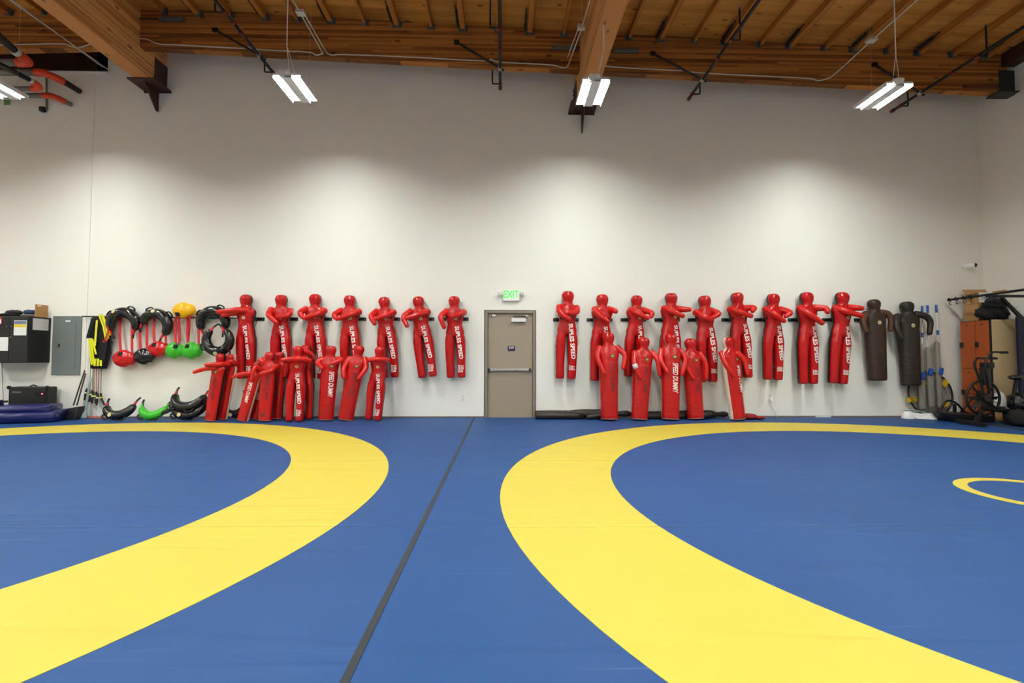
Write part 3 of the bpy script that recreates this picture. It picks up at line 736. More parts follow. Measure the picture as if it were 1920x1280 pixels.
# standing dummies, right group
GS = 'red dummies leaning along the wall'
FR = [
    (1140, 623, 1142.5, 787, [[(1125, 651, -.02), (1120.5, 670, -.1), (1133, 699, -.17)], [(1156, 651, -.02), (1171, 666, -.08), (1168.5, 690, -.12)]], 'red_dark_vinyl', SDF, False, 'red one-legged dummy leaning first to the right of the door', 0),
    (1207.5, 632, 1198.5, 787, [[(1191, 660, -.02), (1190, 683, -.13), (1201, 707, -.17)], [(1222, 660, -.02), (1233, 676, -.08), (1237, 702, -.1)]], 'red_dark_vinyl', SDF, True, 'red one-legged leaning dummy with grey tape around its arm', 0),
    (1257.5, 625, 1257, 786, [[(1241, 656, -.02), (1238.5, 674, -.1), (1251.5, 697, -.17)], [(1274, 656, -.02), (1285, 672, -.08), (1279, 701, -.12)]], 'red_white_vinyl', SDW, False, 'red one-legged leaning dummy with white edge and white lettering, middle of five', -6),
    (1293.5, 634, 1304.5, 784, [[(1281, 664, .0), (1288, 688, -.12), (1300, 709, -.17)], [(1311, 663, -.02), (1323, 681, -.08), (1324.5, 709, -.1)]], 'red_dark_vinyl', SDF, False, 'red one-legged dummy leaning fourth, right of the white-edged one', 0),
    (1363.5, 632, 1383.5, 786, [[(1352.5, 661, -.02), (1361, 683, -.14), (1375, 703, -.17)], [(1381, 661, -.02), (1395, 674, -.06), (1402, 699, -.1)]], 'red_white_wide_vinyl', SDW, False, 'tilted red dummy with a broad white side leaning above the red cloth', 26),
]
for i, (hx, hy, fx, fy, arms, bmn, tx, tp, lab, yaw) in enumerate(FR):
    dummy('grappling_dummy', 'one', (hx, hy), (fx, fy), arms, lab, GS, 8.80+(.07 if i == 3 else 0), 8.70+(.1 if i == 3 else 0), True, yaw=yaw, bodymat=bmn, text=tx, badge='emblem_green', armr=.052, tape=tp)
# standing dummies, left cluster: (kind, head, foot, depth top, depth base, arms, material, lettering, yaw, low badge, label)
FL = [
    ('one', (416, 662.5), (396, 786.5), 8.62, 8.58, [[(405, 689, -.05), (385, 691, -.14), (364, 697.5, -.16)], [(427, 682, .02), (410, 682.5, -.13), (386, 683.5, -.18)]], 'red_black_vinyl', SDB, -22, True, 'leftmost standing red dummy, both arms stretched out to the left'),
    ('one', (434, 663), (414, 783), 8.84, 8.82, [[(424, 682, 0), (420, 690, -.06), (419, 699, -.08)], [(443, 682, .0), (436, 678, -.12), (425, 676, -.16)]], 'red_white_vinyl', SDF, -16, False, 'red dummy with white edge standing behind the leftmost outstretched one'),
    ('one', (485, 678), (455, 787), 8.62, 8.58, [[(470, 700, -.05), (454, 701, -.12), (436, 707, -.14)], [(492, 695, -.02), (478, 689, -.16), (472, 712, -.2)]], 'red_white_vinyl', SDW, -20, False, 'leaning red dummy with bold white lettering and white side, hand drooping forward'),
    ('one', (499, 668), (477, 784), 8.84, 8.82, [[(490, 687, 0), (486, 690, -.06), (483, 697, -.08)], [(508, 687, .0), (509, 697, -.04), (507, 706, -.06)]], 'red_white_vinyl', SDW, -8, False, 'red dummy mostly hidden behind the bold white-lettered one'),
    ('one', (507.5, 659), (497, 789), 8.60, 8.52, [[(499, 681, -.02), (491, 677, -.06), (485, 674, -.08)], [(519, 686, -.02), (507, 695, -.16), (488, 700.5, -.19)]], 'red_black_vinyl', SDB, -10, True, 'standing red dummy with faded black lettering and a bent arm across its chest'),
    ('one', (524.5, 659), (517, 785), 8.84, 8.82, [[(516, 681, -.03), (511, 681, -.12), (508, 680, -.18)], [(533, 682, 0), (535, 694, -.03), (533, 705, -.05)]], 'red_black_vinyl', SDF, -10, True, 'dark-shaded red dummy standing between the black-lettered and the two-legged one'),
    ('two', (559, 648), (552, 790), 8.57, 8.50, [[(544, 675, -.02), (534, 677, -.1), (530.5, 684, -.14)], [(579, 676, -.02), (562, 672.5, -.16), (545, 673, -.18), (529, 674.5, -.17)]], 'red_black_vinyl', SS, 0, False, 'two-legged standing red dummy at the centre of the left cluster, arm across to the left'),
    ('two', (573.5, 646), (572, 786), 8.85, 8.82, [[(560, 671, 0), (557, 680, -.03), (556, 690, -.05)], [(586, 671, .0), (579, 662, -.18), (566, 655, -.24), (553, 653, -.26)]], 'red_black_vinyl', None, -16, False, 'red dummy standing behind the two-legged one, forearm raised over its head'),
    ('one', (621.5, 647.5), (611, 786), 8.70, 8.66, [[(606, 673, -.02), (595.5, 679, -.08), (604, 690, -.16)], [(634, 673, -.02), (639, 675, -.1), (623, 681, -.18)]], 'red_white_vinyl', SDW, 14, False, 'red one-legged standing dummy with white lettering and both elbows bent'),
    ('one', (675, 647), (648, 784), 8.72, 8.68, [[(657, 671, -.02), (645, 689, -.1), (645.5, 708, -.14)], [(684, 672, -.02), (686, 690, -.12), (672, 710, -.17)]], 'red_dark_vinyl', SDF, 0, False, 'red one-legged dummy leaning to the left with both arms hanging down'),
    ('two', (713.5, 649.5), (700, 786.5), 8.70, 8.66, [[(701, 674, -.02), (695, 674, -.08), (691, 676, -.12)], [(727, 676, -.02), (715, 673.5, -.17), (692, 674.5, -.19)]], 'red_black_vinyl', SS, -12, False, 'two-legged standing dummy rightmost of the left cluster, arm across its chest'),
]
for kind, h, f, yt, yb, arms, bmn, tx, yaw, lb, lab in FL:
    dummy('grappling_dummy', kind, h, f, arms, lab, GS, yt, yb, True, yaw=yaw, bodymat=bmn, text=tx, badge='emblem_green' if kind == 'one' else 'emblem_cream', low_badge=lb, marks=WR if kind == 'two' and tx else None, armr=.058)
# leather dummies lying along the wall
def lying(px0, px1, py, label, matn, r, Y):
    a = W(px0, py, Y); c = W(px1, py, Y); a.z = c.z = r
    L = (c-a).length; M = Matrix.Translation(a) @ Matrix.Rotation(PI/2, 4, 'Y') @ Matrix.Rotation(PI/2, 4, 'Z')
    t = thing('leather_dummy', label, 'dummy', (a.x, a.y, 0), 'leather dummies lying on the mat')
    X = lambda k: a.x + (c.x-a.x)*k
    for (zz, yy, nm) in ((r*.62, Y-.07, 'leg'), (r*.86, Y+.06, 'leg')):
        pts = []; rs = []
        for k, rr in ((0, .35), (.004, .6), (.02, .68), (.2, .74), (.4, .7), (.5, .6)):
            pts.append((X(k), yy, max(zz, rr*r*.9))); rs.append(rr*r*.9)
        MB().tube(pts, rs, 16).build(nm, matn, t, smooth=True)
    pts = []; rs = []
    for k, rr in ((.34, .5), (.38, .8), (.5, .95), (.62, .93), (.74, 1.0), (.8, .9), (.84, .6), (.87, .5), (.92, .66), (.96, .62), (.99, .4), (1.0, .1)):
        pts.append((X(k), Y, r*.93)); rs.append(rr*r*.9)
    MB().tube(curve_pts(pts, 3), [v.x for v in curve_pts([Vector((q, 0, 0)) for q in rs], 3)], 20).build('body', matn, t, smooth=True)
    MB().tube(curve_pts([(X(.76), Y-.1, r*1.1), (X(.66), Y-.14, r*.8), (X(.52), Y-.15, r*.45)], 5), .045, 10).build('arm', matn, t, smooth=True)
lying(1003, 1184, 775, 'dark leather dummy lying on the mat with its feet beside the door', 'dark_leather', .1, 8.96)
lying(1210, 1366, 776, 'dark leather dummy lying on the mat behind the middle leaning dummies', 'dark_leather', .088, 8.98)
# brackets
def bracket(pxc, py, label):
    c = W(pxc, py, D-.01); t = thing('wall_bracket', label, 'bracket', (c.x, D, c.z), 'black dummy brackets')
    MB().box((c.x, D-.011, c.z), (.5, .02, .062)).build('back_bar', 'black_metal', t, bevel=.003)
    for k in (-1, 1):
        x = c.x+k*.225
        MB().tube([(x, D-.022, c.z), (x, D-.028, c.z)], .012, 8).build('bolt', 'steel_grey', t)
        x = c.x+k*.13
        MB().tube(curve_pts([(x, D-.02, c.z), (x, D-.1, c.z-.004), (x, D-.2, c.z+.004), (x, D-.235, c.z+.03)], 3), .011, 8).build('prong', 'black_metal', t)
ords = ['first', 'second', 'third', 'fourth', 'fifth', 'sixth', 'seventh', 'eighth', 'ninth', 'tenth', 'eleventh']
for i, px in enumerate((471, 534, 598, 662, 726, 790, 854)): bracket(px, 598, 'black wall bracket holding the %s hanging dummy counted from the left end' % ords[i])
for i, px in enumerate((1061, 1124, 1187.5, 1251, 1313.5, 1376.5, 1438.5, 1501, 1565, 1625, 1688)): bracket(px, 599.5, 'black wall bracket holding the %s hanging dummy right of the exit door' % ords[i])

# ------------------------------------------------------------------ overhead services
def sprinkler(px, py, side, brace, rings, outlets, label):
    Ye = 8.95; e = W(px, py, Ye); x, z = e.x, e.z
    t = thing('sprinkler_pipe', label, 'pipe', (x, 8.4, z), 'sprinkler branch pipes')
    MB().tube([(x, YF+.3, z), (x, Ye, z)], .027, 12).build('pipe', 'pipe_black', t, smooth=True)
    MB().tube([(x, Ye-.005, z), (x, Ye+.06, z), (x, Ye+.065, z)], [.036, .036, .02], 10).build('end_cap', 'fitting_red', t)
    k = lambda yy: Ye*(674-py)/(674-yy)          # distance where the level pipe shows at photo row yy
    for r in rings: MB().tube([(x, k(r)-.03, z), (x, k(r)+.03, z)], .036, 10).build('coupling', 'fitting_red', t)
    for r, h in outlets:
        y = k(r); s = side
        o = MB().tube(curve_pts([(x, y, z), (x+s*.12, y, z), (x+s*.15, y, z+.03), (x+s*.15, y, z+h)], 4), .014, 8).build('outlet_arm', 'pipe_black', t)
        MB().tube([(x+s*.15, y, z+h), (x+s*.15, y, z+h+.02), (x+s*.15, y, z+h+.022)], [.012, .012, .03], 10).build('sprinkler_head', 'steel_grey', o)
        MB().tube([(x, y-.035, z), (x, y+.035, z)], .034, 10).build('tee', 'fitting_red', t)
    c = Vector((x, 8.36, z)); a = W(brace[0], brace[1], YP-.03)
    b = MB().tube([a, c + (c-a).normalized()*.08], .02, 8).build('sway_brace', 'pipe_black', t)
    MB().box(a, (.09, .05, .06)).build('brace_foot', 'black_metal', b, bevel=.006)
    MB().tube([(x, 8.33, z), (x, 8.39, z)], .038, 10).build('pipe_clamp', 'conduit', t)
sprinkler(515, 140, -1, (403, 56), (60, 40), ((135, .24), (21, .3)), 'black sprinkler pipe running past the left middle light')
sprinkler(938, 163, -1, (856, 79), (89,), ((157, .3), (49, .5)), 'black sprinkler pipe hanging left of the right girder, above the exit sign')
sprinkler(1293, 183, 1, (1224, 100), (106,), ((176, .22), (71, .5)), 'black sprinkler pipe between the right girder and the right light')
sprinkler(1676, 206, 1, (1640, 121), (133,), ((198, .27), (101, .5)), 'black sprinkler pipe crossing behind the right light')
def conduit(name, groups, label, r=.011):
    t = thing(name, label, 'conduit', groups[0][0])
    for g in groups: MB().tube(curve_pts(g, 5), r, 8).build('conduit_run', 'conduit', t, smooth=True)
    return t
PW = lambda pts, Y=YP-.018: [W(a, b, Y) for a, b in pts]
def air(p0, pts):                     # level run in the air starting at a point on the purlin
    z = W(p0[0], p0[1], YP-.03).z
    return [G(a, b, z) for a, b in pts]
t = conduit('electrical_conduit', [PW([(262, 72), (276, 73.5), (297, 82), (340, 84.5), (452, 90.5), (466, 88), (482, 92.5), (575, 97.5), (592, 103), (602, 101)]) + air((602, 100), [(603, 96), (566, 30), (541, -14)]),
    air((612, 98), [(570, 25), (609, 93)]) + PW([(616, 101), (626, 103.5), (640, 102), (760, 106.5), (905, 114), (920, 111), (937, 116), (1030, 121.5), (1050, 126), (1062, 126)]) + air((1066, 121), [(1067, 118), (1079, 85), (1091, 52), (1108, -6)]), air((1062, 112), [(1064, 108), (1075, 78), (1086, 50)])],
    'pale conduit along the purlin between the girders with a loop to the left light')
q = G(564, 24, W(602, 100, YP-.03).z); MB().box(q, (.14, .11, .05)).build('junction_box', 'conduit', t, bevel=.004)
q = G(1090, 51, W(1066, 121, YP-.03).z); MB().box(q, (.12, .08, .07)).build('junction_box', 'conduit', t, bevel=.004)
t = conduit('electrical_conduit', [PW([(1124, 118), (1134, 120), (1146, 125), (1270, 132), (1284, 130), (1304, 136), (1420, 142), (1515, 147), (1532, 151), (1548, 148)]) + air((1560, 143), [(1566, 138), (1634, 76), (1722, -2), (1760, -36)])],
    'pale conduit along the purlin right of the girder, rising to the right light')
q = G(1634, 75, W(1560, 143, YP-.03).z); MB().box(q, (.14, .11, .05)).build('junction_box', 'conduit', t, bevel=.004)
z = W(205, 133, D-.06).z
conduit('electrical_conduit', [PW([(-20, 85), (110, 82), (130, 86), (150, 88.5), (175, 81)]), [G(207, 133.5, z), G(16, -2, z)], [G(193, 126, z+.03), G(20, -2, z+.03)]],
        'pale conduits slanting past the orange elbows at the upper left')
# drain pipes at the upper left
def big_pipe(zpt, seq, label, r):
    z = W(*zpt, D-.06).z; t = thing('drain_pipe', label, 'pipe', G(seq[0][1][0][0], seq[0][1][0][1], z), 'pipes with orange elbows')
    for nm, pts, m, k in seq: 
        P = [G(a, b, z) for a, b in pts]
        MB().tube(curve_pts(P, 5) if len(P) > 2 else P, r*k, 14).build(nm, m, t, smooth=True)
big_pipe((148, 170), [('pipe', [(-60, 15), (33, 100)], 'pipe_black', 1), ('collar', [(26, 93), (32, 98.5)], 'conduit', 1.2), ('elbow', [(36, 102), (50, 113), (52, 117), (42, 118), (33, 117.5)], 'fitting_orange', 1.2), ('branch', [(38, 117.5), (-60, 117)], 'pipe_grey', 1)], 'black pipe with an orange elbow nearest the left girder end of the opening', .06)
big_pipe((148, 170), [('branch', [(-60, 136), (68, 136)], 'pipe_grey', 1), ('elbow', [(66, 136), (82, 137), (100, 144), (119, 153)], 'fitting_orange', 1.15), ('pipe', [(118, 152), (149, 171)], 'pipe_black', .95)], 'long orange elbow feeding a black stub into the wall under the dark boards', .055)
big_pipe((133, 195), [('pipe', [(-60, 90), (60, 152)], 'pipe_black', 1), ('collar', [(55, 149), (60, 152)], 'conduit', 1.2), ('elbow', [(58, 151), (70, 159), (73, 164), (66, 166.5), (60, 166.5)], 'fitting_orange', 1.25), ('branch', [(64, 166.5), (-30, 166.5)], 'pipe_grey', 1)], 'thin dark pipe with an orange elbow just above the left light', .042)
big_pipe((133, 195), [('branch', [(-40, 179), (82, 179)], 'pipe_grey', 1), ('elbow', [(80, 179), (94, 179.5), (108, 184), (121, 190)], 'fitting_orange', 1.15), ('pipe', [(119, 189), (133, 196)], 'pipe_grey', .95)], 'lowest orange elbow with a short grey stub into the wall', .045)
YW = D-JOG                            # face of the left wall section
a = W(87, 140, YW-.02); c = W(87.5, 207, YW-.02)
t = thing('wall_sensor', 'small grey box on a vertical conduit below the orange elbows', 'sensor', c)
MB().tube([a, c], .014, 8).build('conduit_run', 'pipe_grey', t); q = W(80, 205, YW-.04)
MB().box(q, (.09, .07, .09)).build('sensor_box', 'steel_dark', t, bevel=.006)
a = W(13, 192, YW-.004); tag(MB().box(a, (.11, .006, .1)).build('wall_sign', mat('sign_green', (110, 160, 110), .6), origin=a), 'small green square sign high on the wall under the left light', 'sign')

# ------------------------------------------------------------------ left corner
x1 = W(95, 640, YW).x; YC = 8.73; zt = W(57, 592.5, YC).z; zb = W(57, 680, YC).z; x0 = x1-.92
t = thing('wall_cabinet', 'black metal wall cabinet with papers stuck on its doors', 'cabinet', ((x0+x1)/2, YW, zb))
MB().span((x0, YC+.02, zb), (x1, YW-.001, zt)).build('cabinet_body', 'black_plastic', t, bevel=.006)
xm = W(17.5, 630, YC).x
for a, c in ((x0+.01, xm-.003), (xm+.003, x1-.008)):
    dd = MB().span((a, YC, zb+.012), (c, YC+.018, zt-.012)).build('door', 'black_plastic', t, bevel=.004)
    hx = c-.035 if c < xm else a+.035
    MB().tube([(hx, YC, W(17, 612, YC).z), (hx, YC-.02, W(17, 612, YC).z)], .01, 8).build('knob', 'steel_grey', dd)
q = W(21, 632, YC); MB().tube([(q.x, YC, q.z), (q.x, YC-.012, q.z)], .012, 10).build('lock', 'steel_grey', t)
def sheet(p, a, c, Y, label, name='paper_sheet', m='paper', bands=()):
    A = W(*a, Y); B = W(*c, Y)
    o = thing(name, label, 'paper', ((A.x+B.x)/2, Y, B.z))
    MB().span((A.x, Y-.004, B.z), (B.x, Y-.001, A.z)).build('sheet', m, o)
    for f0, f1, bm_ in bands: MB().span((A.x+.006, Y-.0055, A.z+(B.z-A.z)*f1), (B.x-.006, Y-.0042, A.z+(B.z-A.z)*f0)).build('printed_band', bm_, o)
    return o
sheet(0, (27, 600.5), (49.5, 628.5), YC, 'flyer with a blue picture and yellow band on the cabinet door', bands=((.03, .25, 'paper_blue'), (.27, .45, 'paper_yellow')))
sheet(0, (-14, 632), (15, 657.5), YC, 'blank white sheet low on the left cabinet door')
sheet(0, (-10, 594.5), (3, 607.5), YC, 'red bordered notice cut by the left picture edge', m='sign_red', bands=((.3, .9, 'paper'),))
o = thing('paper_sheet', 'grey printed sheet taped on the side of the black cabinet', 'paper', (x1, 8.9, 1.75))
za, zc = W(80, 597.5, 8.95).z, W(80, 619, 8.95).z
b = MB()
rows = []
for i in range(9):
    y = 8.80+.30*i/8; bul = .004+.008*math.sin(PI*i/8)
    rows.append(y); b.v += [Vector((x1+bul, y, za)), Vector((x1+bul, y, zc)), Vector((x1+bul-.002, y, zc)), Vector((x1+bul-.002, y, za))]
for i in range(8):
    for k in range(4): b.f.append((i*4+k, i*4+(k+1) % 4, i*4+4+(k+1) % 4, i*4+4+k))
b.build('sheet', 'paper_grey', o)
# things on the cabinet
bx0 = W(69, 580, 8.86); bx1 = x1-.012
t = thing('cardboard_box', 'closed brown cardboard box on top of the black cabinet', 'box', ((bx0.x+bx1)/2, 8.95, zt))
MB().span((bx0.x, 8.84, zt+.001), (bx1, 9.08, W(69, 570, 8.84).z)).build('carton', 'cardboard', t, bevel=.004)
MB().span((bx0.x+.03, 8.838, W(69, 573, 8.84).z-.02), (bx0.x+.1, 8.8395, W(69, 570.2, 8.84).z)).build('tape', 'beige_laminate', t)
def heap(name, parts, label, cat):
    c0 = parts[0][0]; t = thing(name, label, cat, (c0[0], c0[1], c0[2]-parts[0][1][2]))
    for i, (c, r, m) in enumerate(parts):
        sd = random.random()*50
        MB().blob(c, r, 24, 14, fn=lambda d: 1+.22*noise.noise(d*2.3+Vector((sd, 0, 0)))+.1*noise.noise(d*6+Vector((0, sd, 0)))).build('fold', m, t, smooth=True)
    return t
q = W(20, 585, 8.9); heap('folded_jacket', [((q.x-.02, 8.92, zt+.035), (.2, .13, .035), 'black_cloth'), ((q.x+.05, 8.92, zt+.08), (.13, .1, .05), 'dark_cloth')], 'crumpled dark jacket on top of the black cabinet', 'jacket')
q = W(54, 584, 8.9); heap('folded_cloth', [((q.x-.02, 8.93, zt+.03), (.13, .1, .03), 'grey_cloth'), ((q.x+.0, 8.93, zt+.085), (.11, .09, .05), 'denim')], 'folded blue and grey cloth beside the box on the cabinet', 'cloth')
# electrical panel
A = W(101.5, 592.5, YW); B = W(151, 703, YW)
t = thing('breaker_box', 'flat grey breaker box cover with an inner door on the wall', 'breaker box', ((A.x+B.x)/2, YW, B.z))
MB().span((A.x, YW-.02, B.z), (B.x, YW-.001, A.z)).build('cover', 'panel_grey', t, bevel=.003)
dd = MB().span((A.x+.1, YW-.026, B.z+.13), (B.x-.1, YW-.02, A.z-.11)).build('door', 'panel_grey', t, bevel=.002)
MB().box((A.x+.14, YW-.034, (A.z+B.z)/2), (.022, .014, .06)).build('latch', 'black_plastic', dd, bevel=.003)
MB().box(((A.x+B.x)/2+.02, YW-.028, A.z-.095), (.09, .004, .03)).build('label_plate', 'paper', t)
# amplifier
A = W(20, 725, 8.9); B = W(90, 760, 8.9)
t = thing('speaker_amplifier', 'black loudspeaker box with a red lamp behind the blue tarp', 'speaker', ((A.x+B.x)/2, 8.95, 0))
MB().span((A.x, 8.86, .001), (B.x, 9.08, A.z)).build('case', 'black_plastic', t, bevel=.02)
for xx in (A.x, B.x):
    MB().blob((xx, 8.87, A.z-.01), (.035, .03, .035), 12, 8).build('corner_guard', 'black_rubber', t, smooth=True)
q = W(31, 735, 8.855); MB().box((q.x, 8.857, q.z), (.16, .006, .028)).build('name_plate', 'steel_grey', t)
q = W(75, 738, 8.855); MB().box((q.x, 8.857, q.z), (.2, .006, .09)).build('control_panel', 'black_metal', t); MB().box((q.x+.04, 8.852, q.z), (.022, .006, .022)).build('lamp', 'led_red', t)
MB().tube([(q.x, 8.858, q.z-.25), (q.x, 8.848, q.z-.25)], .09, 20).build('speaker_cone', 'black_rubber', t)
MB().tube(curve_pts([((A.x+B.x)/2-.07, 8.97, A.z), ((A.x+B.x)/2, 8.97, A.z+.03), ((A.x+B.x)/2+.07, 8.97, A.z)], 4), .012, 8).build('handle', 'black_rubber', t)
# folded blue tarp, a rolled stack
t = thing('folded_tarp', 'glossy dark blue folded tarp lying on the mat', 'tarp', (-8.5, 8.5, 0))
p0 = G(-40, 797, .14); p1 = G(122, 786, .14)
p0 = Vector((-9.2, 8.25, .0)); p1 = Vector((-7.98, 8.62, 0))
ax = (p1-p0).normalized(); sd_ = Vector((-ax.y, ax.x, 0))
def tarp_layer(z0, z1, w, l0, l1, seed):
    rows = []
    n = 26
    for i in range(17):
        k = i/16; P = p0.lerp(p1, l0+(l1-l0)*k); ring = []
        for j in range(n):
            a = 2*PI*j/n; c, s = math.cos(a), math.sin(a)
            e = .35
            u = math.copysign(abs(c)**e, c)*w; v = math.copysign(abs(s)**.6, s)
            zz = (z0+z1)/2 + v*(z1-z0)/2
            wob = noise.noise(Vector((k*3+seed, c*1.5, s*1.5)))*.035 + noise.noise(Vector((k*9+seed, c*3, s*3)))*.012
            en = 1 if 0 < i < 16 else .93
            q = P + sd_*(u*en + wob) + Vector((0, 0, max(.002, zz + wob*(.6 if v > 0 else .1))))
            ring.append(q)
        rows.append(ring)
    return MB().rings(rows)
tarp_layer(.004, .2, .23, -.02, 1.08, 1).build('fold', 'tarp_blue', t, smooth=True)
tarp_layer(.16, .31, .19, .02, 1.03, 5).build('fold', 'tarp_blue', t, smooth=True)
tarp_layer(.29, .4, .13, .05, .4, 9).build('fold', 'tarp_blue', t, smooth=True)
# broom and lobby dustpan
t = thing('lobby_dustpan', 'black dustpan with two slim upright handles by the wall', 'dustpan', (W(140, 783, 9.0).x, 8.98, 0))
for (a, c) in (((137.5, 760), (159, 694)), ((144, 760), (160.5, 700))):
    MB().tube([W(*a, 8.95), W(*c, 9.08)], .012, 8).build('handle', mat('handle_brown', (50, 38, 34), .5), t)
q = W(139, 778, 8.92)
b = MB(); b.add([(q.x-.13, 8.8, .002), (q.x+.1, 8.8, .002), (q.x+.1, 9.0, .002), (q.x-.13, 9.0, .002), (q.x-.1, 8.86, .2), (q.x+.13, 8.86, .24), (q.x+.13, 9.0, .24), (q.x-.1, 9.0, .2)], [(0, 1, 2, 3), (4, 7, 6, 5), (0, 4, 5, 1), (1, 5, 6, 2), (2, 6, 7, 3), (3, 7, 4, 0)])
b.build('pan', 'black_plastic', t, bevel=.015)
t = thing('upright_scoop', 'pale grey plastic scoop standing against the wall by the dustpan', 'scoop', (W(156, 783, 9.0).x, 9.0, 0))
q = W(155, 780, 8.98)
MB().tube(curve_pts([(q.x+.0, 8.98, .002), (q.x, 9.0, .1), (q.x-.005, 9.05, .26), (q.x+.03, 9.09, .75)], 5), [.075, .075, .075, .074, .07, .06, .05, .042, .036, .03, .028, .026, .024, .022, .02, .018], 12, sq=.6).build('blade', 'teal_plastic', t, smooth=True)
q = W(6, 680, YW-.02)
t = thing('power_cable', 'thin grey cable hanging under the black cabinet', 'cable', (q.x, YW, .5))
MB().tube(curve_pts([(q.x, YW-.02, zb-.001), (q.x-.02, YW-.02, 1.0), (q.x+.0, YW-.02, .7), (q.x+.06, YW-.05, .35), (q.x+.08, YW-.06, .01)], 6), .005, 6).build('cord', 'pipe_grey', t)
q = W(2, 753, 8.9); tag(MB().box((q.x-.05, 8.9, q.z), (.2, .15, .035)).build('wooden_ledge', 'brown_wood', origin=(q.x-.05, 8.9, q.z)), 'brown wooden board end at the left picture edge', 'board')
q = W(180, 782, 9.0)
tag(MB().tube([(W(164, 782, 9.05).x, 9.05, .014), (W(201, 782, 9.0).x, 9.0, .014)], .013, 8).build('rubber_stick', 'orange_rubber', origin=(q.x, 9.02, 0)), 'thin orange rod on the mat along the wall', 'rod')

# ------------------------------------------------------------------ hanging training gear on the left
q0 = W(155, 593, D-.06); q1 = W(478, 597, D-.06)
t = thing('equipment_rail', 'thin black rail on the wall carrying the training bags', 'rail', ((q0.x+q1.x)/2, D, q0.z))
MB().tube([q0, q1], .012, 8).build('rod', 'black_metal', t)
for k in (.02, .35, .68, .97):
    p = q0.lerp(q1, k); MB().tube([p, (p.x, D-.001, p.z)], .01, 8).build('standoff', 'black_metal', t)
def arc_bag(c, R, a0, a1, rmax, rend, Ydir, name, label, m='black_vinyl', group='black crescent training bags', flat=None, strap='red_strap', patches=(.45,), handles=True, skip_end=False):
    """stuffed crescent; c centre, angles in degrees in the plane spanned by X and Ydir"""
    c = Vector(c); U = Vector((1, 0, 0)); V = Vector(Ydir).normalized(); n = 26
    nrm = U.cross(V); cen = []; rs = []
    for i in range(n+1):
        k = i/n; a = math.radians(a0+(a1-a0)*k); cen.append(c + U*R*math.cos(a) + V*R*math.sin(a))
        e = math.sin(PI*k)**.55 if 0 < k < 1 else 0; rs.append((rend+(rmax-rend)*e)*(1+.05*noise.noise(Vector((k*14, c.x*3, c.z)))))
    low = min(p.z-r for p, r in zip(cen, rs))
    t = thing(name, label, 'training bag', (c.x, c.y, low), group)
    d = (cen[0]-cen[1]).normalized(); e = (cen[-1]-cen[-2]).normalized()
    P = [cen[0]+d*rend*.6] + cen + [cen[-1]+e*rend*.6]; rr = [rend*.35] + rs + [rend*.35]
    MB().tube(P, rr, 18, up=nrm).build('stuffed_tube', m, t, smooth=True)
    for k in patches:
        i = int(k*n); out = (cen[i]-c).normalized(); f = (nrm if nrm.y < 0 else -nrm)
        dd = (f*.85 + out*.35).normalized(); p = cen[i] + dd*(rs[i]+.002)
        s = Vector((0, 0, 1)).cross(dd).normalized(); 
        b = MB(); ring = [p + (s*math.cos(2*PI*j/14)+dd.cross(s)*math.sin(2*PI*j/14))*.036 + dd*.002 for j in range(14)]
        b.rings([ring, [x_+dd*.004 for x_ in ring]]); b.build('badge', 'emblem_cream', t)
    if handles:
        for end, dr_, r in ((P[0], d, rr[1]), (P[-1], e, rr[-2])):
            q = end + dr_*.02; 
            MB().tube(curve_pts([end-dr_*.02, q+dr_*.05+Vector((0, -.01, .01)), q+dr_*.13+Vector((.02, -.02, .0))], 5), .017, 8).build('handle', 'black_rubber', t, smooth=True)
            MB().ribbon(curve_pts([end-dr_*.12+Vector((0, -r*.8, 0)), end-dr_*.02+Vector((0, -.035, 0)), q+dr_*.05+Vector((0, -.025, 0))], 5), nrm.cross(dr_), .035, .006).build('strap', strap, t)
        for k in (.3, .62):
            i = int(k*n); out = (cen[i]-c).normalized(); tg = (cen[i+1]-cen[i-1]).normalized()
            p = cen[i]+out*rs[i]
            MB().tube(curve_pts([p-tg*.07-out*.01, p-tg*.04+out*.03, p+tg*.04+out*.03, p+tg*.07-out*.01], 4), .012, 8, sq=1.8).build('grip', 'black_rubber', t, smooth=True)
    return t
Yh = D-.13
def hung(px, py, R, a0, a1, rmax, rend, label, **k): 
    q = W(px, py, Yh); return arc_bag((q.x, Yh, q.z), R, a0, a1, rmax, rend, (0, 0, 1), 'crescent_bag', label, **k)
hung(231.5, 609, .235, 200, -18, .1, .06, 'black crescent bag hanging first on the rail, beside the yellow-black ladder', patches=(.42,))
hung(291, 611, .235, 165, -38, .1, .06, 'black crescent bag hanging second on the rail, left of the yellow ball', patches=(.4,))
hung(400, 606, .235, 205, -20, .1, .06, 'black crescent bag hanging on the rail right of the yellow ball', patches=())
q = W(409, 637, D-.3); arc_bag((q.x, D-.3, q.z), .215, 130, 412, .092, .05, (0, 0, 1), 'crescent_bag', 'black ring-shaped bag hanging below the others, open at the top', patches=(.5,))
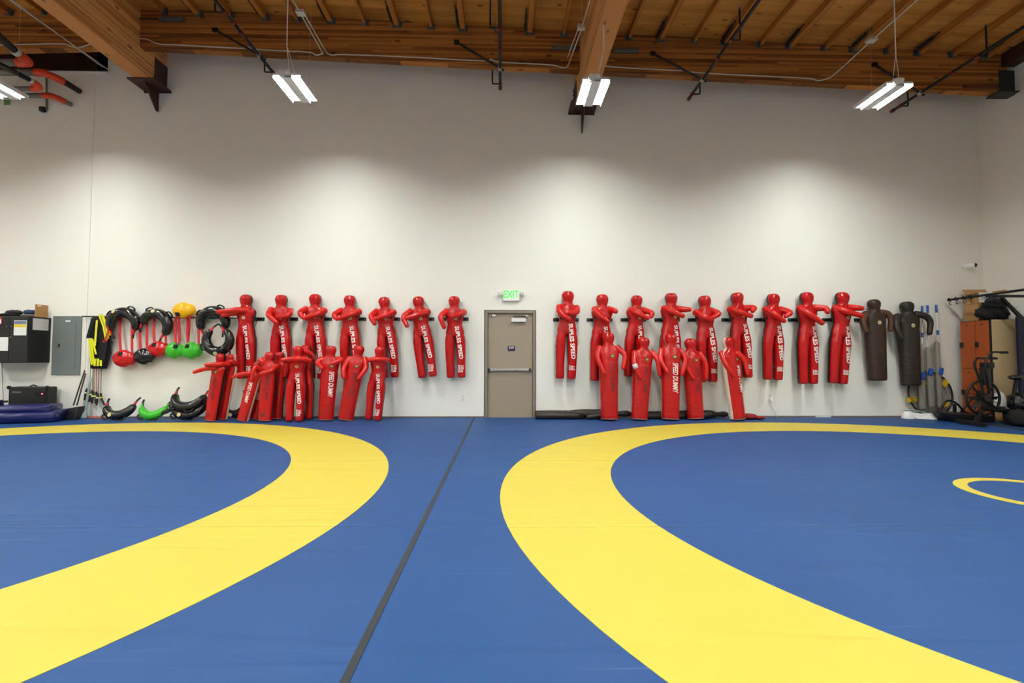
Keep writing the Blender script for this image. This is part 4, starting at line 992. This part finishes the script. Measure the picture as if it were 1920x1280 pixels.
def ball_bag(px, py, w, h, m, label, flip=1, top=596, dx=(-7, 9), patch=True, up=False):
    Yb_ = D-.14; q = W(px, py, Yb_); rx = w/2/96; rz = h/2/96; c = Vector((q.x, Yb_, q.z))
    t = thing('ball_bag', label, 'training bag', (c.x, c.y, c.z-rz), 'soft ball bags on straps')
    def f(d):
        u = d.x*flip
        return 1.02 - .2*math.exp(-((u-.38)/.2)**2)*(1.0 if d.z < 0 else .75) - .1*max(0, u-.4)
    MB().blob(c, (rx, .11, rz), 28, 18, fn=f).build('ball', m, t, smooth=True)
    if up:
        for k, xx in ((0, dx[0]), (1, dx[1])):
            a = W(px+xx, py+h*.3, Yb_-.06); e = W(px+xx*.7, 640, D-.06)
            MB().ribbon([a, a.lerp(e, .5)+Vector((.01, 0, 0)), e], (1, 0, 0), .03, .005).build('strap', 'red_strap', t)
    else:
        for k, xx in ((0, dx[0]), (1, dx[1])):
            a = W(px+xx*1.0, top, D-.06); e = W(px+xx, py-h*.33, Yb_-.03)
            MB().ribbon([a, a.lerp(e, .5)+Vector((.008*(1 if k else -1), -.015, 0)), e], (1, 0, 0), .045, .006).build('strap', 'red_strap', t)
            b_ = W(px+xx, top-1, D-.06); MB().tube([b_+Vector((-.022, 0, 0)), b_+Vector((.022, 0, 0))], .019, 8).build('strap_loop', 'red_strap', t)
            MB().box(e+Vector((0, 0, .03)), (.03, .014, .035)).build('buckle', 'steel_grey', t, bevel=.003)
    if patch:
        sgn = -1 if up else 1
        p = W(px+dx[0]-1, py-h*.27*sgn, Yb_-.09); MB().box(p, (.075, .02, .075), Matrix.Rotation(-.5*sgn, 3, 'X')).build('patch', 'black_cloth', t, bevel=.004)
    return t
ball_bag(234.5, 672, 41, 31, 'red_ball_vinyl', 'red ball bag hanging lowest on two long red straps, left end', dx=(-8, 13))
ball_bag(272, 668, 38, 30, 'black_vinyl', 'black ball bag hanging between the two red ball bags', dx=(-8, 4), patch=False)
ball_bag(299, 654, 38, 28, 'red_ball_vinyl', 'red ball bag hanging beside the green ones', dx=(-9, 12))
ball_bag(328, 657, 33, 29, 'lime_vinyl', 'bright green ball bag next to the red one', dx=(2, 8))
ball_bag(360.5, 657, 38, 30, 'lime_vinyl', 'bright green ball bag touching the black ring-shaped bag', dx=(-8, 12))
ball_bag(346, 581.5, 41, 28, 'yellow_ball_vinyl', 'yellow ball bag perched on top of the rail', dx=(-12, 10), up=True)
# agility ladder, carry bag and cords on the rail
t = thing('agility_ladder', 'bundled agility ladder with yellow rungs hanging from the rail', 'ladder', W(185, 690, D-.1), None)
for (a, c, e) in (((186, 590), (194, 612), (199, 637)), ((190, 588), (198, 610), (203, 634)), ((193, 591), (199, 608), (206, 629)), ((182, 600), (180, 622), (178, 648)), ((167, 636), (169, 660), (172, 684)),
                  ((170, 634), (173, 656), (176, 682)), ((173, 635), (177, 652), (180, 664)), ((177, 686), (178, 680), (179, 672)), ((183, 686), (184, 676), (184, 672)), ((189, 686), (189, 680), (189, 675))):
    MB().ribbon([W(*p, D-.17-.01*random.random()) for p in (a, c, e)], (1, 0, -.1), .035, .008).build('rung', 'yellow_strap', t)
for P in ([(176, 600), (166, 628), (164, 634)], [(196, 600), (200, 640), (193, 680)], [(205, 632), (209, 640), (208, 646)]):
    MB().ribbon([W(*p, D-.15) for p in P], (1, 0, 0), .04, .008).build('webbing', 'black_cloth', t)
def cloth_bag(label, outline, Y, th, name, m='black_cloth'):
    P = [W(a, c, Y) for a, c in outline]; n = len(P); cc = sum(P, Vector())/n
    t = thing(name, label, 'bag', (cc.x, D, min(p.z for p in P)))
    b = MB(); k = .8
    b.rings([[cc+(p-cc)*k+Vector((0, -th, 0)) for p in P], [p+Vector((0, -th*.5, 0)) for p in P], [p+Vector((0, th*.4, 0)) for p in P]]); b.build('cloth', m, t, bevel=.015)
    return t
cloth_bag('black cloth carry bag hanging behind the yellow ladder rungs', [(178, 594), (199, 592), (208, 625), (208, 662), (200, 691), (171, 691), (169, 662), (174, 640)], D-.07, .05, 'carry_bag')
cloth_bag('black pouch hanging at the left end of the rail, above the cords', [(174, 594), (181, 596), (178, 634), (163, 633)], D-.1, .04, 'pouch')
t = thing('red_strap_loop', 'red nylon strap loop hanging in front of the ladder bundle', 'strap', W(197, 638, D-.2))
MB().ribbon(curve_pts([W(*p, D-.2) for p in ((200, 602), (201, 612), (203, 618), (199, 632), (194, 640), (198, 641), (203, 634))], 4), (1, 0, .3), .03, .006).build('strap', 'red_strap', t)
for i, (a, m, lab) in enumerate((((165, 168, 163), 'paper', 'white jump rope hanging leftmost on the rail'), ((170, 172, 168), mat('rope_green', (80, 150, 90), .5), 'green jump rope hanging beside the white one'), ((180, 178, 176), 'red_strap', 'red jump rope hanging under the black bag'), ((187, 188, 184), 'dark_cloth', 'dark grey jump rope hanging right of the red one'))):
    t = thing('jump_rope', lab, 'rope', W(a[1], 760, D-.06), 'jump ropes on the rail')
    for k in (0, 1):
        pts = [W(a[0]+k*3, 596, D-.05), W(a[1]+k*4-1, 650, D-.05-.01*i), W(a[2]+k*5, 728+3*i, D-.06-.01*i)]
        MB().tube(curve_pts(pts, 6), .005, 6).build('cord', m, t)
        h0 = pts[-1]; dx_ = .02*(random.random()-.3) + (.05 if i == 3 and k else 0)
        h = MB().tube([h0, h0+Vector((dx_*.5, -.02, -.09)), h0+Vector((dx_*2, -.03, -.22))], [.014, .02, .017], 8).build('handle', 'black_rubber', t)
        MB().tube([h0+Vector((dx_*.4, -.017, -.07)), h0+Vector((dx_*.5, -.02, -.095))], .0215, 8).build('grip_band', 'yellow_strap' if k else 'paper', h)
# bags lying on the mat
def laid(px, py, R, a0, a1, rmax, rend, label, tilt=(0, .55, .8), **k):
    Y = 8.96; q = W(px, py, Y); V = Vector(tilt).normalized()
    low = min(R*math.sin(math.radians(a0+(a1-a0)*i/20))*V.z for i in range(21))
    return arc_bag((q.x, Y-.06, rmax-low+.004), R, a0, a1, rmax, rend, tilt, 'crescent_bag', label, group='crescent training bags lying by the wall', **k)
laid(233, 775, .24, 195, 350, .085, .05, 'black crescent bag with red straps lying on the mat, leftmost')
laid(296, 776, .22, 195, 345, .08, .04, 'green crescent bag with a black panel lying on the mat', m='lime_vinyl', strap=mat('strap_green', (70, 190, 50), .6), patches=())
q = W(296, 774, 8.8); t = tag(MB().tube(curve_pts([W(272, 771, 8.82), W(284, 776, 8.78), W(305, 774, 8.78), W(320, 768, 8.82)], 5), .035, 12, sq=.5).build('gripper_panel', 'dark_cloth', origin=q, smooth=True), 'dark padded sleeve lying across the green crescent bag', 'pad')
laid(362, 778, .27, 190, 350, .085, .055, 'lower black crescent bag of the stack lying by the wall')
b_ = laid(362, 760, .27, 185, 350, .085, .055, 'upper black crescent bag of the stack, handles pointing up', tilt=(0, .6, .75), patches=())
for o in [b_]: o.location.z += .16
q = W(440, 765, 8.98); arc_bag((q.x, 8.98, .29), .2, 150, 385, .07, .04, (0, .25, .95), 'crescent_bag', 'black crescent bag with a red strap seen between the standing dummies', group='crescent training bags lying by the wall', patches=(.5,))

# ------------------------------------------------------------------ small wall things
def outlet(px, py, label, plug=False):
    q = W(px, py, D); t = thing('wall_outlet', label, 'outlet', (q.x, D, q.z))
    MB().box((q.x, D-.004, q.z), (.075, .008, .12)).build('plate', 'white_plastic', t, bevel=.003)
    for k in (-1, 1): MB().box((q.x, D-.0095, q.z+k*.027), (.034, .004, .03)).build('socket', 'paper_grey', t)
    if plug:
        MB().box((q.x+.005, D-.035, q.z-.035), (.05, .05, .07)).build('plug', 'white_plastic', t, bevel=.006)
        MB().tube(curve_pts([(q.x+.005, D-.03, q.z-.07), (q.x+.02, D-.025, q.z-.16), (q.x+.1, D-.02, q.z-.3), (q.x+.12, D-.03, .01)], 6), .004, 6).build('cord', 'paper_grey', t)
outlet(868.5, 746, 'white wall outlet low beside the left of the exit door')
outlet(1443, 744, 'white wall outlet with a plug and trailing cord', True)
q = W(1544, 780.5, D-.02); tag(MB().box((q.x, D-.016, .012), (.3, .006, .02)).build('tape_strip', 'paper', origin=q), 'strip of white tape at the wall base under the tall dummies', 'tape')
heap('red_cloth', [((W(1405, 782, 8.9).x, 8.9, .05), (.16, .12, .05), 'red_cloth'), ((W(1420, 782, 8.9).x, 8.88, .03), (.13, .09, .03), 'red_cloth')], 'crumpled red cloth on the mat beside the tilted dummy', 'cloth')
q = W(1812, 499, D-.03)
t = thing('security_camera', 'small white security camera high on the wall near the corner', 'camera', (q.x, D, q.z))
MB().tube([(q.x-.03, D-.001, q.z+.01), (q.x-.03, D-.035, q.z+.01)], .05, 16).build('base', 'white_plastic', t)
hh = MB().tube([(q.x-.02, D-.04, q.z), (q.x+.035, D-.13, q.z), (q.x+.05, D-.155, q.z)], [.045, .05, .046], 16).build('housing', 'white_plastic', t, smooth=False)
MB().blob((q.x+.045, D-.15, q.z), (.046, .035, .042), 16, 10).build('lens', 'black_plastic', hh, smooth=True)

# ------------------------------------------------------------------ right corner
y0 = 8.45; XLK = W(1860, 680, y0).x; y1 = XLK/W(1802, 680, 1).x; OX = XLK-8.70; ym = (y0+y1)/2; ztop = 1.86
t = thing('locker', 'two-tier locker with orange wood doors facing the mat', 'locker', (9.0, ym, ZF+.06))
MB().span((XLK+.02, y0+.016, .001), (XLK+.46, y1, ztop)).build('carcass', 'black_plastic', t)
MB().span((XLK+.012, y0, .001), (XLK+.46, y0+.015, ztop)).build('end_panel', 'beige_laminate', t)
MB().span((XLK, y0-.003, .001), (XLK+.012, y0+.03, ztop)).build('edge_trim', 'black_plastic', t)
for (a, c) in ((y0+.034, ym-.006), (ym+.006, y1-.004)):
    for (za_, zb_) in ((.05, .955), (.965, ztop-.01)):
        d_ = MB().span((XLK, a, za_), (XLK+.018, c, zb_)).build('door', 'locker_laminate', t, bevel=.002)
        MB().box((XLK-.012, c-.03, (za_+zb_)/2), (.024, .055, .1)).build('latch', 'black_plastic', d_, bevel=.004)
        MB().tube([(XLK, (a+c)/2, zb_-.07), (XLK-.004, (a+c)/2, zb_-.07)], .018, 12).build('number_plate', 'brown_wood', d_)
def carton(name, x0_, y0_, z0_, dx_, dy_, dz_, label, flaps=False, rot=0):
    t = thing(name, label, 'box', (x0_+dx_/2, y0_+dy_/2, z0_), 'cardboard boxes on the locker')
    b = MB().span((x0_, y0_, z0_), (x0_+dx_, y0_+dy_, z0_+dz_)); b.build('carton', 'cardboard', t, bevel=.003)
    return t
zl = ztop+.002
carton('cardboard_box', 8.78+OX, 8.74, zl, .4, .27, .33, 'closed brown cardboard box on the locker against the back wall')
t = thing('cardboard_box', 'open brown cardboard box with a printed white side on top of the stack', 'box', (9.0+OX, 8.85, zl+.34), 'cardboard boxes on the locker')
zz = zl+.335
b = MB().span((8.79+OX, 8.74, zz), (8.80+OX, 8.99, zz+.2)); b.span((9.26+OX, 8.74, zz), (9.27+OX, 8.99, zz+.2)); b.span((8.80+OX, 8.98, zz), (9.26+OX, 8.99, zz+.2)); b.span((8.80+OX, 8.74, zz), (9.26+OX, 8.98, zz+.012))
b.build('carton', 'cardboard', t)
MB().span((8.80+OX, 8.74, zz+.012), (9.26+OX, 8.75, zz+.2)).build('printed_side', 'paper', t)
for nm, p in (('flap', [(8.79+OX, 8.74, zz+.2), (8.79+OX, 8.99, zz+.2), (8.66+OX, 8.99, zz+.17), (8.66+OX, 8.74, zz+.17)]), ('flap', [(8.8+OX, 8.99, zz+.2), (9.26+OX, 8.99, zz+.2), (9.26+OX, 9.06, zz+.3), (8.8+OX, 9.06, zz+.3)]), ('flap', [(9.27+OX, 8.74, zz+.2), (9.27+OX, 8.99, zz+.2), (9.36+OX, 8.99, zz+.27), (9.36+OX, 8.74, zz+.27)])):
    P = [Vector(v) for v in p]; nn = (P[1]-P[0]).cross(P[2]-P[0]).normalized()*.004
    MB().hexa([v-nn for v in P], [v+nn for v in P]).build(nm, 'cardboard', t)
text_on('print', 'CRAMER', .07, 'black_plastic', t, (8.97+OX, 8.7395, zz+.085), (1, 0, 0), (0, 0, 1), .001, .001)
heap('jacket_pile', [((9.02, 8.58, zl+.13), (.26, .11, .13), 'black_cloth'), ((9.12, 8.57, zl+.27), (.22, .1, .11), 'black_cloth'), ((9.2, 8.55, zl+.12), (.16, .08, .12), 'black_cloth'), ((9.08, 8.56, zl+.36), (.14, .08, .06), 'dark_cloth')], 'pile of black jackets on the locker below the pull-up bar', 'jacket')
t = thing('storage_bin', 'white plastic bin on the locker beside the black jackets', 'bin', (9.4, 8.6, 0), None)
MB().span((9.3, 8.5, zl-.0), (9.5, 8.75, zl+.26)).build('bin', 'white_plastic', t, bevel=.015); MB().span((9.295, 8.49, zl+.14), (9.505, 8.5, zl+.155)).build('rim', 'paper_grey', t)
MB().span((9.375, 8.5, .002), (9.51, 8.8, zl-.003)).build('stand', 'beige_laminate', t)
# pull-up bar with hooks
bz = W(1779, 562, 9.02).z; bxx = W(1779, 562, 9.02).x
t = thing('pull_up_bar', 'black wall mounted pull-up bar over the locker', 'bar', (XR, 8.2, bz))
MB().tube([(bxx, 9.02, bz), (bxx, 6.6, bz)], .022, 12).build('bar', 'black_metal', t, smooth=True)
for yy in (8.3, 6.9):
    MB().span((XR-.05, yy-.03, bz-.6), (XR-.001, yy+.03, bz+.12)).build('wall_post', 'black_metal', t)
    MB().span((bxx, yy-.022, bz-.045), (XR-.05, yy+.022, bz)).build('arm', 'black_metal', t)
    MB().hexa([Vector(p) for p in ((bxx+.25, yy-.02, bz-.05), (bxx+.3, yy-.02, bz-.045), (bxx+.3, yy+.02, bz-.045), (bxx+.25, yy+.02, bz-.05))],
              [Vector(p) for p in ((XR-.1, yy-.02, bz-.6), (XR-.05, yy-.02, bz-.56), (XR-.05, yy+.02, bz-.56), (XR-.1, yy+.02, bz-.6))]).build('brace', 'black_metal', t)
for i, px in enumerate((1786, 1799, 1813, 1827)):
    Y = bxx*888/(px-943)*.985; h = thing('hanging_hook', 'black wire hook, %s from the wall on the pull-up bar' % ords[i], 'hook', (bxx, Y, bz), 'hooks on the pull-up bar')
    MB().tube(curve_pts([(bxx-.02, Y, bz+.02), (bxx+.0, Y, bz+.032), (bxx+.03, Y, bz+.01), (bxx+.03, Y, bz-.03), (bxx-.0, Y, bz-.07), (bxx+.02, Y, bz-.1), (bxx+.05, Y, bz-.085)], 4), .006, 6).build('wire', 'black_metal', h)
    MB().tube([(bxx, Y-.012, bz), (bxx, Y+.012, bz)], .03, 10).build('collar', 'black_rubber', h)
# dust mops against the wall
def mop(px_tip, py_tip, px_j, py_j, hx0, hx1, hy0, hy1, label):
    t = thing('dust_mop', label, 'mop', W((hx0+hx1)/2, hy1, 9.0), 'blue and white mops by the wall')
    a = W(px_tip, py_tip, 9.11); j = W(px_j, py_j, 9.02); d = (j-a)
    MB().tube([a, j], .014, 10).build('pole', 'white_enamel', t, smooth=True)
    MB().tube([a+Vector((0, 0, .005)), a+d*.115], .019, 10).build('grip', 'mop_blue', t); MB().tube([a+d*.39, a+d*.46], .02, 10).build('clamp', 'mop_blue', t); MB().tube([a+d*.73, a+d*.79], .02, 10).build('clamp', 'mop_blue', t)
    MB().box(j+Vector((0, -.02, -.02)), (.07, .06, .14), Matrix.Rotation(.2, 3, 'Y')).build('swivel_joint', 'mop_blue', t, bevel=.015)
    A = W(hx0, hy0, 9.04); B = W(hx1, hy1, 9.0)
    b = MB(); w = abs(B.x-A.x)/2; xc = (A.x+B.x)/2
    b.rings([ell(z_, w*k, .035*k, xc, 9.05-.03*(1-f_), 20, 3.0) for z_, k, f_ in ((max(B.z, .006), .8, 0), (max(B.z, .006)+.03, 1, 0), ((A.z+B.z)/2, 1, .5), (A.z-.03, 1, 1), (A.z, .8, 1))]); b.build('mop_pad', 'grey_cloth', t, smooth=True)
    return t
mop(1729, 574, 1729, 702, 1719, 1738, 644, 768, 'blue-tipped mop half hidden by the dark leather dummy')
mop(1739, 573, 1743, 695, 1736.5, 1754, 650, 764, 'blue-tipped mop in the middle of the three')
mop(1755.5, 572, 1762, 694, 1753, 1769, 641, 764, 'blue-tipped mop on the right, nearest the locker')
# round rebound net
c = W(1742, 742, 9.13); R = .435; c.z = R+.02
t = thing('round_net', 'round black-rimmed ball net with yellow tags leaning behind the mops', 'net', (c.x, c.y, 0))
ring = [(c.x+R*math.cos(2*PI*k/40), c.y-.06*math.sin(2*PI*k/40)*-1-.0, c.z+R*math.sin(2*PI*k/40)) for k in range(40)]
ring = [(x_, 9.10+.05*(z_-c.z)/R, z_) for x_, y_, z_ in ring]
MB().tube(ring, .016, 8, closed=True).build('rim', 'black_plastic', t, smooth=True)
b = MB()
for i in range(-15, 16):
    u = i/16*R; h = math.sqrt(R*R-u*u)
    b.tube([(c.x+u, 9.10-.05*h/R, c.z-h), (c.x+u, 9.10+.05*h/R, c.z+h)], .0022, 3, cap=False)
    b.tube([(c.x-h, 9.10+.05*u/R, c.z+u), (c.x+h, 9.10+.05*u/R, c.z+u)], .0022, 3, cap=False)
tag(b.build('netting', 'black_rubber', t), kind='stuff')
for (px, py, w_, h_, r_) in ((1710, 749, .19, .09, -.1), (1772, 718, .11, .12, .7), (1774, 757, .12, .09, -.4), (1735.5, 719, .05, .05, 0)):
    q = W(px, py, 9.07); o = MB().box(q, (w_, .006, h_), Matrix.Rotation(r_, 3, 'Y')).build('tag', 'brand_yellow', t)
    if w_ > .15: text_on('print', 'SPIKE\n  BALL', .045, 'black_plastic', o, (q.x+.02, q.y-.004, q.z), (1, 0, .1), (-.1, 0, 1), .001, .001)
# white plastic cover pieces
q = W(1703, 783, 8.98)
t = thing('plastic_scoop', 'white domed plastic cover on the mat at the wall', 'cover', (q.x, 8.98, 0))
MB().blob((q.x, 8.98, .003), (.115, .1, .15), 20, 12).build('dome', 'white_plastic', t, smooth=True)
MB().tube(curve_pts([(q.x-.05, 8.98, .15), (q.x+.1, 8.95, .16), (q.x+.3, 8.9, .1)], 5), .014, 8, sq=2).build('handle', 'teal_plastic', t, smooth=True)
q = W(1737, 783, 8.85)
t = thing('folded_sheet', 'white folded plastic sheet on the mat in front of the mops', 'sheet', (q.x, 8.85, 0))
b = MB(); b.add([(q.x-.2, 8.84, .005), (q.x+.08, 8.70, .005), (q.x+.2, 8.82, .03), (q.x-.16, 9.0, .02), (q.x-.2, 8.86, .1), (q.x+.06, 8.78, .13), (q.x+.15, 8.86, .06), (q.x-.12, 8.99, .12)], [(0, 3, 2, 1), (4, 5, 6, 7), (0, 1, 5, 4), (1, 2, 6, 5), (2, 3, 7, 6), (3, 0, 4, 7)]); b.build('sheet', 'white_plastic', t, bevel=.01)
# weight sled
t = thing('weight_sled', 'low black sled with curved tube handles in front of the locker', 'sled', (8.25, 8.6, 0))
b = MB(); A = Vector((7.9, 8.45, .004)); 
b.add([(8.12, 8.40, .007), (8.82, 8.36, .007), (8.82, 8.75, .007), (8.12, 8.75, .007), (7.99, 8.40, .16), (8.82, 8.36, .12), (8.82, 8.75, .14), (7.99, 8.75, .17)], [(0, 3, 2, 1), (4, 5, 6, 7), (0, 1, 5, 4), (1, 2, 6, 5), (2, 3, 7, 6), (3, 0, 4, 7)]); b.build('tray', 'black_plastic', t, bevel=.015)
MB().tube(curve_pts([(8.03, 8.62, .16), (8.12, 8.62, .28), (8.22, 8.62, .37), (8.38, 8.62, .32), (8.52, 8.62, .17), (8.6, 8.62, .14)], 6), .018, 8).build('handle', 'black_metal', t, smooth=True)
MB().tube([(8.42, 8.7, .14), (8.42, 8.7, .3)], .028, 10).build('post', 'black_metal', t)
MB().tube(curve_pts([(8.5, 8.66, .16), (8.62, 8.66, .3), (8.72, 8.66, .4)], 5), .018, 8).build('handle', 'black_metal', t, smooth=True)
# fan bike
def bike(x, y, label, rot=0):
    M = Matrix.Translation((x, y, 0)) @ Matrix.Rotation(rot, 4, 'Z')
    t = thing('fan_bike', label, 'exercise bike', group='exercise bikes', M=M)
    B_ = lambda mb: (setattr(mb, 'v', [M @ p for p in mb.v]), mb)[1]
    zc, R_ = .47, .29
    r_ = [(R_*math.cos(2*PI*k/36), 0, zc+R_*math.sin(2*PI*k/36)) for k in range(36)]
    B_(MB().tube(r_, .02, 8, closed=True)).build('fan_rim', 'black_metal', t, smooth=True)
    for s in (-.07, .07):
        for k in range(18):
            a = 2*PI*k/18; B_(MB().tube([(.05*math.cos(a), s, zc+.05*math.sin(a)), (R_*.97*math.cos(a), s*.4, zc+R_*.97*math.sin(a))], .004, 5)).build('cage_wire', 'black_metal', t)
    B_(MB().tube([(0, -.08, zc), (0, .08, zc)], .06, 16)).build('hub', 'black_plastic', t)
    for k in range(8):
        a = 2*PI*k/8; B_(MB().box((.15*math.cos(a), 0, zc+.15*math.sin(a)), (.2, .012, .06), Matrix.Rotation(-a, 3, 'Y') @ Matrix.Rotation(.5, 3, 'X'))).build('fan_blade', 'black_plastic', t)
    B_(MB().box((.05, 0, .84), (.12, .1, .3), Matrix.Rotation(-.06, 3, 'Y'))).build('mast', 'black_plastic', t, bevel=.02)
    B_(MB().box((.09, 0, 1.03), (.12, .16, .1))).build('console', 'black_plastic', t, bevel=.015)
    for s in (-.09, .09):
        B_(MB().tube(curve_pts([(.06, s*.6, .55), (.02, s*.8, .8), (-.04, s, 1.02), (.0, s, 1.14), (.1, s, 1.25 - (.1 if s > 0 else 0)), (.28, s, 1.25 - (.1 if s > 0 else 0))], 6), .017, 8)).build('swing_handle', 'black_metal', t, smooth=True)
        B_(MB().tube([(.24, s, 1.25 - (.1 if s > 0 else 0)), (.36, s, 1.25 - (.1 if s > 0 else 0))], .022, 10)).build('hand_grip', 'black_rubber', t)
        B_(MB().box((.2, s*.9, .32), (.1, .1, .03))).build('pedal', 'black_rubber', t, bevel=.006)
    B_(MB().tube([(-.02, 0, .3), (.3, 0, .26), (.75, 0, .2)], .04, 10)).build('frame_tube', 'black_metal', t)
    B_(MB().tube([(.48, 0, .22), (.6, 0, .78)], .03, 10)).build('seat_post', 'black_metal', t)
    B_(MB().blob((.62, 0, .82), (.15, .1, .05), 18, 10)).build('saddle', 'black_vinyl', t, smooth=True)
    for xx in (-.22, .75):
        B_(MB().box((xx, 0, .045), (.07, .5, .06))).build('stabiliser', 'black_metal', t, bevel=.01)
        B_(MB().box((xx*.7 + .05, 0, .14), (.05, .06, .22), Matrix.Rotation(.3 if xx < 0 else -.3, 3, 'Y'))).build('strut', 'black_metal', t)
    return t
bike(W(1843, 741, 8.0).x, 8.0, 'black fan bike with swing handles in front of the locker')
q = W(1911, 770, 7.9); heap('gym_bag', [((q.x, 7.9, .15), (.17, .22, .15), 'black_cloth'), ((q.x+.03, 7.95, .4), (.11, .14, .16), 'black_vinyl'), ((q.x+.25, 7.9, .22), (.2, .2, .22), 'black_cloth')], 'black gym bags piled at the right picture edge', 'bag')
q = W(1875, 728, 8.33); heap('white_sack', [((q.x, 8.34, .36), (.1, .06, .2), 'paper'), ((q.x+.06, 8.34, .12), (.13, .07, .12), 'cardboard')], 'white sack against the beige locker end behind the bike', 'bag')
# navy banner pad
xa = W(1904, 600, 8.25).x
t = thing('navy_pad', 'navy blue pad with yellow lettering at the right picture edge', 'pad', (xa+.25, 8.25, 0))
MB().span((xa, 8.2, .004), (XR-.06, 8.26, W(1904, 593, 8.2).z)).build('pad', 'banner_navy', t, bevel=.012)
text_on('lettering', 'DISCIPLINE', .11, 'brand_yellow', t, (xa+.135, 8.199, 1.18), (.12, 0, 1), (-1, 0, .12), .001, .004)
